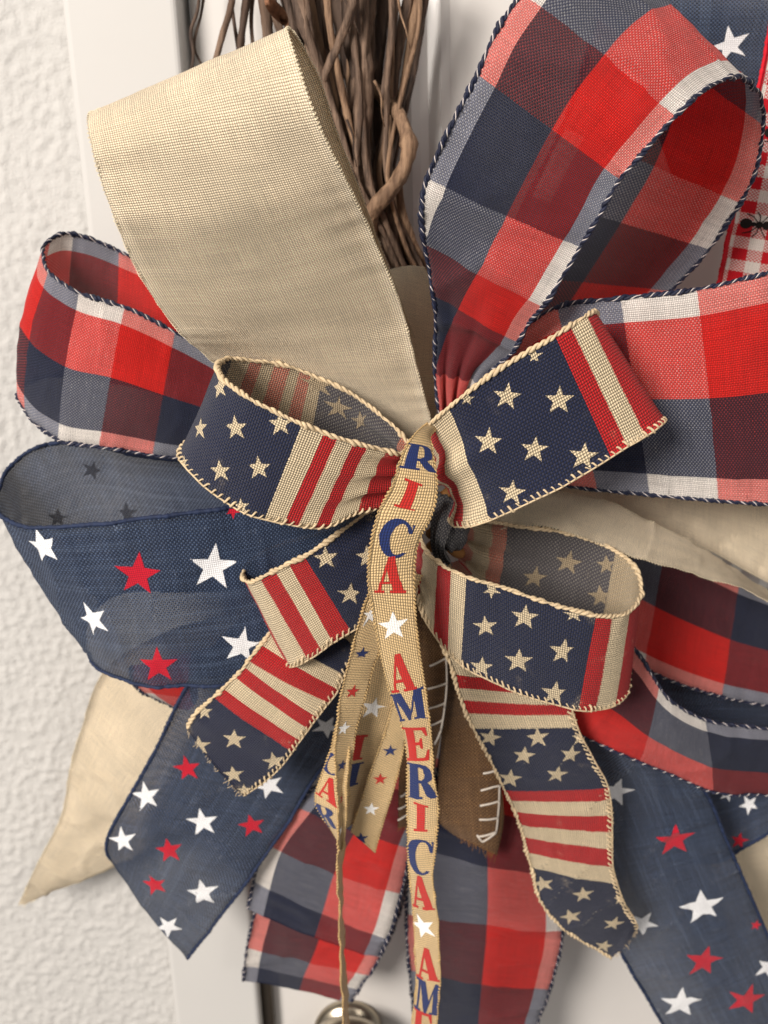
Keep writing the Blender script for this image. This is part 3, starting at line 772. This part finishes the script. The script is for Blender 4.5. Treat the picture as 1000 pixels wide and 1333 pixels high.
# beige fold behind the top
ribbon('beige', 'beige_ribbon', 'small fold of beige ribbon between the twigs and the tall plaid loop', [
 (440, 560, 84, 560, 600, 84), (450, 460, 80, 574, 470, 84), (462, 390, 78, 575, 425, 82), (480, 362, 72, 571, 384, 78), (500, 354, 62, 552, 348, 70), (520, 366, 52, 548, 362, 58), (520, 420, 46, 560, 440, 50)], seed=7, bulge=1.0)

# ================================================================== PLAID TAILS, LOWER
ribbon('plaid', 'plaid_ribbon', 'short lower plaid tail end sticking out under the longer left plaid tail', [
 (400, 1020, 46, 560, 1080, 46), (352, 1120, 44, 530, 1160, 44), (332, 1186, 42, 506, 1226, 42), (322, 1230, 40, 484, 1264, 40), (319, 1252, 38, 470, 1284, 38), (317, 1275, 36, 458, 1304, 36)],
 [(0, 'N'), (2.0, 'R'), (3.2, 'W'), (4.2, 'N')], flip=True, seed=8, wrinkle=1.4, frayed=())
ribbon('plaid', 'plaid_ribbon', 'wide plaid tail hanging below the navy tail, left of the lettered ribbon', [
 (470, 960, 66, 570, 1000, 66), (430, 1005, 66, 556, 1050, 68), (386, 1050, 66, 536, 1104, 68), (346, 1098, 58, 522, 1166, 64), (330, 1148, 56, 505, 1222, 60), (322, 1184, 56, 493, 1246, 58)],
 [(0, 'W'), (0.8, 'N'), (2, 'R'), (3, 'W'), (4, 'N')], flip=True, seed=9, wrinkle=1.2, bulge=2.0)
ribbon('plaid', 'plaid_ribbon', 'plaid tail hanging straight down right of the lettered ribbon', [
 (560, 940, 58, 690, 960, 58), (548, 1010, 58, 705, 1050, 58), (536, 1100, 58, 726, 1140, 58), (529, 1188, 52, 733, 1212, 54), (532, 1256, 48, 718, 1282, 50), (540, 1335, 44, 700, 1334, 46), (550, 1420, 42, 690, 1410, 42)],
 [(0, 'W'), (0.6, 'R'), (1.2, 'N'), (2, 'W'), (3.0, 'R'), (4.1, 'N')], flip=True, seed=10, wrinkle=1.2, bulge=2.5)

# ================================================================== BIG PLAID LOOPS
ribbon('plaid', 'plaid_ribbon', 'tall upright plaid ribbon loop at the top right', [
 (575, 560, 96, 600, 560, 96), (566, 480, 104, 628, 492, 104), (566, 400, 116, 668, 456, 112), (558, 352, 122, 690, 420, 120), (550, 300, 128, 716, 388, 126),
 (552, 246, 134, 748, 334, 132), (578, 182, 140, 778, 284, 138), (620, 98, 146, 806, 234, 142), (646, 40, 148, 838, 198, 146), (672, 0, 148, 872, 160, 146),
 (705, -46, 144, 905, 127, 142), (742, -74, 134, 940, 106, 134), (780, -70, 118, 972, 103, 122), (786, -30, 104, 990, 126, 108), (774, 30, 94, 994, 166, 96),
 (756, 100, 86, 984, 222, 88), (730, 170, 80, 963, 268, 82), (700, 230, 76, 935, 310, 78), (664, 300, 74, 902, 350, 76), (630, 380, 74, 860, 392, 78), (590, 520, 80, 700, 520, 84)],
 [(0, 'W'), (0.9, 'N'), (2.3, 'R'), (3.6, 'W'), (5.2, 'N'), (7.0, 'R'), (9.2, 'W'), (12.6, 'N'), (13.9, 'R'), (15.9, 'W'), (17.3, 'N'), (18.6, 'R')],
 flip=True, seed=11, frow=6, bulge=1.0, wrinkle=1.6, gather=(4.5, 1.5), vstart=[.55, .50, .36, .22, .08] + [0] * 16)
# NB: column order is mirrored on this loop, so its rows run from the other selvage
ribbon('plaid', 'plaid_ribbon', 'wide plaid ribbon loop running off the right edge, upper one', [
 (600, 520, 90, 600, 600, 90), (650, 460, 98, 680, 622, 98), (724, 400, 106, 776, 637, 104), (807, 388, 110, 845, 644, 106), (903, 377, 112, 932, 652, 108), (1000, 355, 110, 1010, 657, 106), (1070, 340, 104, 1080, 662, 100), (1110, 345, 90, 1120, 660, 86), (1090, 360, 74, 1100, 640, 72), (1000, 380, 66, 1010, 620, 64), (880, 420, 60, 880, 600, 60), (700, 500, 66, 700, 600, 66)],
 [(0, 'W'), (0.7, 'R'), (2, 'N'), (3, 'W'), (4, 'R'), (5.2, 'N'), (6.3, 'W'), (8, 'R'), (9, 'N'), (10, 'W')], seed=12, frow=4, bulge=1.5, wrinkle=1.0, gather=(2.0, 0))
ribbon('plaid', 'plaid_ribbon', 'open plaid ribbon loop off the right edge, lower one, dark inside', [
 (640, 700, 60, 640, 800, 60), (740, 660, 54, 745, 800, 66), (830, 684, 50, 800, 848, 60), (868, 704, 46, 842, 872, 56), (960, 752, 42, 935, 906, 52), (1040, 792, 42, 1040, 930, 50), (1100, 850, 54, 1100, 960, 56),
 (1110, 900, 74, 1110, 1010, 72), (1070, 944, 86, 1070, 1040, 80), (1000, 948, 90, 1000, 1036, 84), (918, 936, 92, 928, 1029, 86), (866, 904, 94, 846, 997, 88), (832, 852, 92, 780, 968, 88), (790, 810, 88, 715, 938, 86), (700, 760, 76, 640, 860, 76)],
 [(0, 'N'), (1.2, 'N'), (2, 'W'), (2.9, 'R'), (4, 'N'), (5.4, 'W'), (7, 'R'), (8.6, 'N'), (10, 'W'), (11.2, 'R'), (13, 'N')], flip=True, seed=13, frow=10, wrinkle=0.9, bulge=[0, 0, 0, 0, 0, 0, 0, 0, 2, 3, 3, 3, 3, 2, 0], vend=[1] * 7 + [.95, .87, .86, .86, .86, .86, .86, .86])
ribbon('plaid', 'plaid_ribbon', 'plaid ribbon loop sticking out at the far left above the navy loop', [
 (540, 590, 92, 530, 640, 92), (400, 530, 88, 400, 606, 88), (290, 470, 86, 276, 600, 86), (231, 434, 88, 202, 593, 88), (163, 400, 90, 130, 582, 92), (104, 381, 88, 77, 573, 90), (72, 360, 84, 40, 546, 86), (58, 340, 78, 25, 515, 80), (60, 318, 70, 34, 500, 72), (85, 304, 62, 66, 490, 66), (110, 308, 58, 100, 490, 62), (165, 331, 54, 160, 500, 58), (240, 370, 54, 240, 520, 58), (420, 480, 66, 420, 580, 66)],
 [(0, 'W'), (1, 'R'), (2, 'N'), (3, 'R'), (4, 'W'), (5, 'N'), (6.3, 'R'), (8.3, 'W'), (9.4, 'N'), (10.8, 'R'), (12, 'N')], seed=14, frow=4.5, bulge=[0, 2, 2, 2, 2, 2, 3, 4, 3, 2, 1, 1, 1, 0], wrinkle=0.8)

# ================================================================== NAVY STAR RIBBONS
ribbon('navy', 'navy_star_ribbon', 'wide navy tail with red and white stars at the lower right', [
 (660, 830, 80, 800, 900, 80), (690, 920, 74, 860, 960, 76), (716, 1010, 68, 914, 1022, 70), (760, 1135, 62, 946, 1092, 64), (800, 1226, 58, 979, 1168, 60), (850, 1312, 54, 1014, 1250, 56), (900, 1400, 50, 1055, 1350, 52)],
 stars=[(802, 1030, 25, 10, w_), (878, 1092, 28, -8, r_), (914, 1180, 31, -12, w_), (836, 1202, 22, 25, w_), (916, 1250, 27, 5, r_), (886, 1306, 28, 0, w_), (972, 1302, 27, 8, r_), (1000, 1258, 20, 20, w_), (984, 1204, 8, 10, r_)], seed=15, wrinkle=1.6, bulge=2.0)
ribbon('navy', 'navy_star_ribbon', 'navy tail with many small stars and angled cut end, lower left', [
 (400, 760, 84, 560, 830, 84), (310, 810, 78, 480, 900, 80), (240, 898, 72, 438, 975, 74), (202, 976, 68, 403, 1024, 70), (173, 1028, 66, 378, 1068, 68), (142, 1084, 64, 335, 1130, 66), (138, 1104, 64, 292, 1188, 64), (143, 1120, 63, 244, 1249, 62)],
 stars=[(244, 1000, 19, -8, r_), (191, 1036, 20, -8, w_), (264, 1070, 22, -5, w_), (160, 1094, 19, -10, w_), (220, 1107, 19, -8, r_), (328, 1074, 19, -10, r_), (201, 1152, 18, -14, r_), (264, 1162, 22, -8, w_), (219, 1206, 18, -30, w_), (350, 1022, 22, -20, w_), (425, 946, 20, 30, w_)],
 seed=16, wrinkle=1.5, bulge=2.0, frayed=())
M_rows = [
 (540, 640, 104, 540, 760, 100), (420, 640, 108, 430, 840, 104), (298, 660, 112, 330, 884, 106), (200, 672, 116, 252, 894, 110), (124, 681, 116, 196, 893, 110), (60, 686, 112, 152, 884, 108), (20, 681, 106, 128, 871, 102),
 (-4, 662, 98, 117, 858, 94), (0, 630, 88, 112, 835, 84), (14, 606, 78, 118, 800, 76), (40, 585, 72, 140, 780, 70), (70, 576, 68, 170, 770, 66), (110, 577, 66, 210, 770, 64), (180, 593, 66, 260, 770, 64), (236, 599, 66, 310, 770, 66), (400, 620, 76, 420, 740, 76)]
ribbon('navy', 'navy_star_ribbon', 'wide open navy loop with large red and white stars at the left edge', M_rows,
 stars=[(56, 712, 27, -12, w_), (180, 748, 31, 6, r_), (278, 738, 33, 3, w_), (121, 806, 26, -14, w_), (316, 840, 29, 8, w_), (206, 866, 27, 0, r_), (302, 664, 12, 170, r_),
        (165, 668, 16, 0, 'star_dark', dict(back=True)), (75, 674, 14, 0, 'star_dark', dict(back=True)), (120, 612, 14, 20, 'star_dark', dict(back=True))], seed=17, frow=4, wrinkle=1.2, bulge=1.0)

# ================================================================== BEIGE LOOPS
ribbon('beige', 'beige_ribbon', 'greyish beige ribbon loop running off the right edge between the plaid loops', [
 (620, 640, 92, 640, 690, 92), (720, 640, 92, 705, 684, 96), (790, 652, 88, 770, 704, 96), (850, 680, 84, 842, 730, 96), (905, 708, 82, 920, 753, 96), (960, 743, 82, 965, 765, 96), (1010, 774, 82, 1010, 786, 94), (1080, 800, 78, 1080, 815, 88),
 (1110, 770, 70, 1110, 810, 76), (1080, 690, 62, 1080, 790, 64), (1000, 610, 58, 1000, 758, 60), (900, 580, 56, 900, 706, 58), (780, 570, 56, 780, 680, 58), (680, 590, 62, 680, 670, 64)],
 seed=18, frow=4, wrinkle=1.0)
ribbon('beige', 'beige_ribbon', 'large plain beige ribbon loop standing up at the top left', [
 (505, 640, 92, 575, 600, 96), (400, 560, 92, 560, 545, 98), (290, 480, 106, 545, 490, 104), (238, 436, 124, 522, 400, 120), (200, 388, 140, 498, 338, 134), (172, 338, 153, 474, 284, 146), (148, 280, 166, 447, 228, 158), (130, 230, 170, 424, 182, 164), (119, 188, 172, 405, 136, 168), (114, 160, 170, 388, 84, 168), (118, 146, 164, 376, 44, 164),
 (130, 142, 156, 376, 36, 158), (150, 155, 146, 388, 50, 148), (180, 190, 138, 414, 98, 140), (210, 250, 128, 434, 160, 130), (240, 320, 106, 468, 246, 114), (290, 420, 86, 494, 318, 96), (420, 520, 78, 540, 440, 82)],
 seed=19, frow=5, wrinkle=0.5, bulge=[0, 1, 3, 4, 5, 5, 4, 3, 2, 1, 0, 0, 0, 0, 0, 0, 0, 0])

# ================================================================== BURLAP TAILS WITH WHITE STITCHING
def burlap(label, rows, stitch_rows, seed):
    sh = make_sheet(rows, seed=seed, wrinkle=0.8, nS=14)
    t = thing('burlap_ribbon', P(*rows[-1][:3]), label, 'ribbon')
    bcl = cloth_mesh(sh, 'cloth', [M['burlap']] * 2, t, 30.0)
    fray(sh, 1, t, M['burlap_thread'], 30, 1, 4, seed)
    for k, (a, b) in enumerate(stitch_rows):
        A = locate(sh, *a); B = locate(sh, *b); q = np.linspace(0, 1, 7)
        C = surf(sh, A[0] + (B[0] - A[0]) * q, A[1] + (B[1] - A[1]) * q, 0.5) + sh.N[int(A[0]), int(A[1])] * (0.0004 * np.sin(q * math.pi))[:, None]
        v, f = tube(C, 0.00046, 7); mesh_obj('stitch', v, f, M['thread_white'], bcl)
    return t
M['burlap_thread'] = plain('burlap_thread', lin(140, 98, 58), 0.8, 0.1)
M['thread_white'] = plain('thread_white', lin(222, 212, 200), 0.7, 0.2, 2500, 0.3)
burlap('dark brown burlap tail with white edge stitches right behind the lettered ribbon', [
 (535, 740, 92, 575, 760, 92), (530, 840, 90, 584, 850, 92), (524, 920, 86, 580, 920, 88), (520, 1000, 80, 566, 1000, 82), (518, 1078, 74, 556, 1076, 76)],
 [((560, 866), (581, 856)), ((557, 896), (583, 888)), ((556, 922), (580, 914)), ((558, 944), (577, 936)), ((566, 966), (572, 956)), ((581, 856), (582, 890)), ((582, 890), (579, 920)), ((579, 920), (574, 950)), ((574, 950), (566, 968)),
  ((517, 1067), (532, 1058)), ((519, 1052), (530, 1046)), ((522, 1036), (530, 1030))], 20)
burlap('brown burlap tail with white ladder stitches beside the lower right flag tail', [
 (560, 820, 84, 610, 800, 84), (572, 900, 82, 622, 890, 82), (574, 960, 78, 640, 950, 78), (570, 1020, 74, 652, 1020, 74), (572, 1070, 70, 655, 1076, 72), (586, 1084, 68, 647, 1114, 70)],
 [((629, 1006), (645, 1002)), ((626, 1028), (651, 1022)), ((625, 1048), (650, 1042)), ((624, 1066), (648, 1064)), ((624, 1088), (646, 1082)), ((651, 1022), (650, 1042)), ((650, 1042), (648, 1064)), ((648, 1064), (646, 1082)), ((621, 1086), (628, 1095)), ((628, 1095), (646, 1083))], 21)

# ================================================================== FLAG RIBBONS
s_ = 'star_tan'
ribbon('flag', 'flag_ribbon', 'flag print tail with frayed navy end, lower left of the bow', [
 (470, 770, 100, 510, 840, 100), (400, 778, 104, 470, 850, 104), (352, 823, 108, 448, 878, 106), (340, 839, 109, 440, 897, 107), (323, 860, 110, 428, 914, 108), (318, 868, 110, 413, 932, 108), (306, 881, 110, 402, 947, 108), (291, 895, 110, 391, 962, 108), (278, 907, 110, 381, 977, 108), (254, 929, 109, 356, 1008, 107), (243, 948, 108, 316, 1037, 105)],
 [(0, 'T'), (1, 'N'), (2, 'T'), (3, 'R'), (4, 'T'), (5, 'R'), (6, 'T'), (7, 'R'), (8, 'N')],
 stars=[(305, 962, 16, 5, s_), (260, 970, 15, 0, s_), (304, 1008, 15, -4, s_), (357, 990, 16, -8, s_), (266, 926, 12, 0, s_), (318, 1028, 11, 0, s_)], frayed=(1,), seed=22, wrinkle=0.7, bulge=1.5)
ribbon('flag', 'flag_ribbon', 'long flag print tail hanging at the lower right of the bow', [
 (560, 800, 96, 700, 830, 96), (580, 850, 100, 722, 870, 98), (590, 876, 102, 732, 892, 99), (594, 893, 102, 738, 906, 100), (600, 910, 102, 742, 918, 100), (606, 927, 102, 746, 930, 100), (615, 946, 102, 750, 944, 100),
 (638, 990, 99, 772, 988, 98), (657, 1029, 96, 791, 1025, 95), (663, 1042, 95, 794, 1040, 94), (670, 1057, 94, 796, 1061, 93), (676, 1073, 93, 796, 1082, 92), (681, 1089, 92, 796, 1104, 91), (685, 1109, 90, 797, 1127, 90), (691, 1127, 89, 803, 1150, 89), (704, 1174, 86, 815, 1180, 86), (735, 1210, 83, 826, 1198, 84), (796, 1247, 80, 831, 1208, 82)],
 [(0, 'N'), (1, 'T'), (2, 'R'), (3, 'T'), (4, 'R'), (5, 'T'), (6, 'N'), (8, 'R'), (9, 'T'), (10, 'R'), (11, 'T'), (12, 'R'), (13, 'T'), (14, 'N')],
 stars=[(638, 960, 16, 10, s_), (700, 960, 16, -6, s_), (682, 983, 15, 5, s_), (743, 982, 15, 8, s_), (664, 1013, 16, 5, s_), (725, 1008, 15, 8, s_), (755, 960, 12, 0, s_), (707, 1150, 15, -15, s_), (759, 1164, 15, -8, s_), (743, 1193, 15, -20, s_), (799, 1203, 15, 8, s_), (786, 1231, 13, 10, s_), (808, 1170, 10, 0, s_)],
 seed=23, wrinkle=0.7, bulge=1.0, frayed=(1,))
ribbon('flag', 'flag_ribbon', 'flag print loop at middle left, striped fold outward', [
 (545, 625, 122, 550, 745, 118), (484, 663, 124, 505, 780, 120), (440, 695, 125, 480, 808, 120), (396, 724, 126, 457, 822, 120), (376, 733, 126, 434, 836, 119), (358, 742, 125, 419, 847, 118), (339, 752, 123, 401, 858, 116), (324, 757, 120, 384, 866, 113), (316, 750, 114, 374, 866, 108), (320, 736, 108, 376, 852, 102), (340, 721, 104, 392, 832, 98), (372, 708, 102, 420, 820, 96), (402, 699, 101, 444, 806, 96), (440, 688, 102, 470, 790, 98), (520, 660, 108, 520, 740, 106)],
 [(0, 'N'), (3, 'R'), (4, 'T'), (5, 'R'), (6, 'T'), (7.4, 'R'), (8.6, 'T'), (9.6, 'R'), (10.4, 'T'), (11.2, 'N')],
 stars=[(424, 726, 17, -5, s_), (456, 773, 17, 0, s_), (478, 724, 16, -4, s_), (500, 770, 15, 5, s_), (412, 705, 12, 0, 'star_tan_back', dict(back=True))], seed=24, frow=4, wrinkle=0.5, gather=(1.6, 1.6))
ribbon('flag', 'flag_ribbon', 'flag print loop at middle right, open side showing its faded inside', [
 (565, 640, 122, 530, 700, 120), (546, 692, 126, 540, 745, 122), (551, 712, 128, 546, 780, 124), (569, 731, 130, 564, 822, 126), (586, 742, 131, 582, 847, 127), (607, 751, 132, 600, 864, 128), (640, 760, 133, 640, 886, 129), (700, 780, 134, 696, 910, 130), (746, 794, 134, 730, 919, 130), (774, 800, 133, 751, 923, 130), (798, 802, 130, 776, 925, 127), (820, 795, 124, 801, 918, 121), (833, 780, 117, 817, 902, 114),
 (836, 764, 110, 818, 870, 106), (828, 741, 103, 808, 850, 98), (802, 717, 97, 780, 830, 92), (760, 700, 94, 740, 815, 88), (720, 690, 93, 700, 800, 87), (680, 685, 94, 664, 790, 88), (640, 678, 96, 626, 780, 90), (590, 670, 104, 590, 740, 100)],
 [(0, 'T'), (1, 'R'), (2, 'T'), (3, 'R'), (4, 'T'), (5, 'N'), (9, 'R'), (10, 'T'), (11, 'R'), (13.0, 'T'), (15.0, 'N'), (18.4, 'R'), (18.9, 'T'), (19.4, 'R')],
 stars=[(632, 815, 16, -4, s_), (683, 803, 19, 5, s_), (734, 848, 20, 5, s_), (675, 860, 19, 3, s_), (627, 868, 16, 5, s_), (722, 902, 19, 5, s_), (640, 768, 12, 180, s_), (746, 800, 10, 0, s_),
        (740, 732, 18, 10, 'star_tan_back', dict(back=True)), (696, 752, 17, 5, 'star_tan_back', dict(back=True)), (782, 776, 17, 0, 'star_tan_back', dict(back=True)), (790, 735, 14, 0, 'star_tan_back', dict(back=True))],
 seed=25, frow=7, wrinkle=0.4, gather=(1.0, 4.0))
ribbon('flag', 'flag_ribbon', 'flag print loop at upper left with rounded open top', [
 (550, 585, 128, 530, 640, 126), (524, 590, 134, 500, 660, 130), (502, 587, 138, 464, 668, 134), (479, 581, 141, 428, 686, 137), (460, 576, 143, 410, 688, 139), (440, 570, 145, 389, 686, 141), (422, 563, 146, 370, 682, 142), (396, 553, 148, 347, 676, 143), (352, 533, 148, 306, 661, 143), (312, 510, 146, 264, 631, 141), (290, 492, 141, 241, 606, 136), (283, 477, 134, 235, 590, 129),
 (296, 468, 125, 250, 572, 121), (336, 470, 117, 300, 572, 113), (380, 478, 113, 350, 584, 109), (412, 491, 111, 390, 596, 107), (444, 505, 111, 430, 610, 107), (476, 526, 112, 466, 630, 108), (504, 550, 115, 494, 640, 112), (530, 580, 120, 520, 640, 118)],
 [(0, 'T'), (0.6, 'T'), (1.2, 'R'), (2.1, 'R'), (3, 'T'), (4, 'R'), (5, 'T'), (6, 'R'), (6.9, 'T'), (7.6, 'N'), (12.2, 'T'), (12.7, 'R'), (13.1, 'T'), (13.5, 'R'), (13.9, 'T'), (14.3, 'R'), (14.7, 'T'), (15.2, 'N'), (18.6, 'R')][:2] +
 [(1.0, 'R'), (2, 'T'), (3, 'R'), (4, 'T'), (5, 'R'), (6, 'T'), (7, 'N'), (12.2, 'T'), (12.7, 'R'), (13.1, 'T'), (13.5, 'R'), (13.9, 'T'), (14.3, 'R'), (14.7, 'T'), (15.2, 'N'), (18.6, 'R')],
 stars=[(307, 557, 17, 0, s_), (337, 609, 17, 0, s_), (287, 613, 16, 0, s_), (261, 558, 15, 0, s_), (365, 552, 17, 0, s_), (286, 504, 16, -5, s_), (314, 659, 12, 0, s_), (240, 602, 10, 0, s_),
        (440, 530, 16, 10, 'star_tan_back', dict(back=True)), (470, 548, 14, 0, 'star_tan_back', dict(back=True)), (412, 500, 14, 0, 'star_tan_back', dict(back=True))],
 seed=26, frow=6, wrinkle=0.4, gather=(1.6, 1.6))
ribbon('flag', 'flag_ribbon', 'flag print loop at upper right, flat starry face tilted upward', [
 (542, 576, 124, 596, 672, 120), (552, 561, 130, 600, 679, 126), (564, 548, 134, 612, 681, 130), (584, 530, 138, 638, 675, 134), (632, 492, 141, 682, 656, 138), (688, 457, 142, 745, 625, 140), (722, 437, 142, 795, 595, 140), (742, 424, 141, 817, 581, 139), (762, 411, 138, 840, 568, 137), (774, 405, 133, 862, 552, 133), (776, 412, 126, 866, 547, 127), (764, 424, 119, 852, 552, 120), (720, 450, 112, 800, 575, 113), (650, 500, 108, 710, 610, 109), (580, 560, 112, 620, 640, 112)],
 [(0, 'R'), (0.5, 'T'), (1.0, 'R'), (1.8, 'T'), (3, 'N'), (6, 'R'), (7, 'T'), (8, 'R'), (10.0, 'T'), (11, 'R'), (12, 'N')],
 stars=[(660, 516, 19, 5, s_), (728, 521, 20, 0, s_), (636, 575, 19, 5, s_), (696, 585, 19, 5, s_), (760, 594, 20, 5, s_), (667, 641, 18, 5, s_), (608, 519, 10, 0, s_), (694, 464, 9, 0, s_)],
 seed=27, frow=6, wrinkle=0.35, gather=(2.6, 0), gfreq=2.0)

# ================================================================== KNOT
M['knot'] = cloth('knot_cloth', chambray(lin(70, 70, 78), lin(150, 146, 142)), 0.8, sheer=0, contrast=0.9, slub=0.5, bump=1.0)
kn = thing('ribbon_knot', P(590, 690, 112), 'dark grey navy ribbon knot in the gap beside the lettered ribbon', 'knot')
kv = []; nk, mk = 26, 24
cK = P(588, 692, 112)
for i in range(nk):
    t = math.pi * i / (nk - 1)
    for j in range(mk):
        p = 2 * math.pi * j / mk
        d = Vector((math.sin(t) * math.cos(p), math.sin(t) * math.sin(p), math.cos(t)))
        fold = 1 + 0.10 * math.sin(5 * p + 3 * math.cos(t)) + 0.15 * noise.noise(d * 2.2)
        kv.append((cK[0] + d.x * 0.0066 * fold, cK[1] + d.y * 0.007 * fold, cK[2] + d.z * 0.0072 * fold))
kf = [(i * mk + j, i * mk + (j + 1) % mk, (i + 1) * mk + (j + 1) % mk, (i + 1) * mk + j) for i in range(nk - 1) for j in range(mk)]
ko = mesh_obj('cloth', kv, kf, M['knot'], kn)
set_uv(ko, [((k % mk) * 2.0, (k // mk) * 1.0) for k in range(nk * mk)], [(0.5, 0.5)] * (nk * mk))
tk = make_sheet([(566, 640, 112, 600, 650, 112), (562, 668, 116, 594, 672, 118), (560, 700, 116, 580, 712, 120), (566, 730, 112, 590, 735, 114)], seed=28, nS=8, gather=(1, 1))
cloth_mesh(tk, 'knot_tail', [M['knot']] * 2, kn, 12.0)
bw = MB()
for k in range(4):     # the twisted ties that hold the bow together
    a = np.linspace(0, 1, 20)
    bw.add(*tube(np.array([P(560 + 40 * x, 640 + 24 * k + 8 * math.sin(5 * x + k), 104 + 6 * math.sin(3 * x)) for x in a]), 0.0022, 7))
bw.build('binding', M['burlap_thread'], kn)

# ================================================================== LETTERED NARROW RIBBON
t2, s2 = ribbon('gold', 'star_print_ribbon', 'short slanted tan ribbon tail with small stars, left of the lettered one', [
 (510, 850, 118, 545, 860, 116), (508, 930, 116, 530, 950, 114), (490, 985, 114, 520, 1000, 112), (474, 1030, 112, 508, 1042, 110), (457, 1083, 109, 488, 1110, 108)],
 stars=[(508, 977, 10, 0, 'ink_blue'), (495, 1014, 10, 0, 'ink_red'), (483, 1053, 11, 5, 'ink_white'), (470, 1091, 10, 0, 'ink_blue')], seed=29, wrinkle=0.3, nS=12)
t3, s3 = ribbon('gold', 'star_print_ribbon', 'shaded tan ribbon between the two narrow tails, with a white star', [
 (478, 790, 126, 540, 800, 120), (474, 850, 124, 524, 870, 118), (466, 910, 120, 516, 925, 114), (456, 970, 116, 496, 975, 110), (450, 1030, 112, 474, 1030, 106), (448, 1080, 110, 462, 1070, 106)],
 stars=[(486, 920, 18, 8, 'ink_white')], seed=30, wrinkle=0.3, nS=12)
letter(s3, 'I', 466, 972, 34, 11, 'ink_red', t3, 19.0); letter(s3, 'I', 461, 1008, 30, 11, 'ink_blue', t3, 19.0)
t4, s4 = ribbon('gold', 'lettered_ribbon', 'folded flap of tan lettered ribbon beside the thin twisted tail', [
 (440, 930, 122, 462, 930, 124), (433, 968, 122, 456, 968, 126), (418, 1010, 120, 452, 1018, 126), (410, 1042, 118, 450, 1066, 124), (437, 1090, 117, 446, 1108, 120)], seed=31, wrinkle=0.3, nS=12)
letter(s4, 'C', 431, 994, 26, 8, 'ink_blue', t4, 19.0); letter(s4, 'A', 428, 1026, 32, 9, 'ink_red', t4, 19.0); letter(s4, 'R', 424, 1062, 30, 10, 'ink_blue', t4, 19.0)
t5, s5 = ribbon('gold', 'star_print_ribbon', 'thin twisted tan ribbon tail with small stars, hanging down edge on', [
 (492, 730, 138, 550, 750, 136), (483, 764, 138, 535, 780, 134), (472, 795, 137, 508, 812, 131), (456, 854, 135, 491, 858, 129), (442, 915, 133, 474, 915, 127), (436, 966, 131, 460, 968, 125), (438, 1030, 128, 455, 1024, 120), (440, 1084, 126, 450, 1075, 114), (439, 1130, 126, 446, 1130, 108), (441, 1180, 124, 446, 1180, 106), (443, 1236, 122, 449, 1236, 104), (445, 1290, 120, 453, 1290, 102), (447, 1360, 118, 453, 1360, 100)],
 stars=[(471, 851, 11, 0, 'ink_blue'), (459, 900, 11, 5, 'ink_red'), (447, 948, 11, 5, 'ink_white'), (482, 800, 11, 0, 'ink_white'), (445, 996, 9, 0, 'ink_blue'), (446, 1038, 9, 0, 'ink_red'), (444, 1080, 12, 0, 'ink_white')], seed=32, wrinkle=0.25, nS=12)
t6, s6 = ribbon('gold', 'lettered_ribbon', 'long tan ribbon printed AMERICA in red and blue letters down the middle', [
 (556, 552, 134, 572, 556, 132), (543, 562, 142, 561, 568, 138), (530, 579, 146, 563, 586, 142), (521, 600, 148, 567, 608, 144), (509, 635, 150, 569, 638, 146), (494, 662, 151, 563, 667, 147), (485, 696, 152, 551, 692, 147), (480, 728, 152, 543, 720, 147), (479, 757, 152, 540, 756, 147), (484, 790, 151, 541, 800, 147), (491, 830, 150, 546, 846, 147), (500, 875, 148, 553, 892, 146), (512, 915, 146, 559, 936, 145), (523, 945, 144, 562, 965, 144), (530, 990, 142, 565, 1012, 144), (530, 1036, 140, 570, 1050, 143), (531, 1090, 137, 568, 1092, 141), (533, 1138, 134, 564, 1138, 139), (538, 1188, 131, 568, 1180, 137), (540, 1234, 129, 572, 1224, 136), (542, 1280, 127, 573, 1270, 134), (536, 1332, 125, 570, 1316, 131), (532, 1390, 122, 568, 1380, 126)], seed=33, wrinkle=0.25, nS=14, bulge=0.6)
for ch, x, y, h, wd, m in [('R', 547, 600, 38, 12, 'ink_blue'), ('I', 533, 645, 44, 12, 'ink_red'), ('C', 516, 698, 40, 12.5, 'ink_blue'), ('A', 507, 753, 50, 11.5, 'ink_red'),
    ('A', 521, 876, 50, 9.5, 'ink_red'), ('M', 531, 922, 42, 11, 'ink_blue'), ('E', 544, 968, 44, 10, 'ink_red'), ('R', 549, 1018, 46, 11, 'ink_blue'), ('I', 548, 1064, 38, 10, 'ink_red'), ('C', 547, 1115, 48, 11, 'ink_blue'), ('A', 548, 1162, 44, 10, 'ink_red'),
    ('A', 556, 1256, 44, 11, 'ink_red'), ('M', 556, 1298, 42, 11, 'ink_blue'), ('E', 551, 1338, 40, 10, 'ink_red')]:
    letter(s6, ch, x, y, h, wd, m, t6, 19.0)
star(s6, 512, 815, 21, -6, 'ink_white', t6, width=19.0); star(s6, 551, 1206, 20, -20, 'ink_white', t6, width=19.0)

for r in REPORT: print('RIB', r)
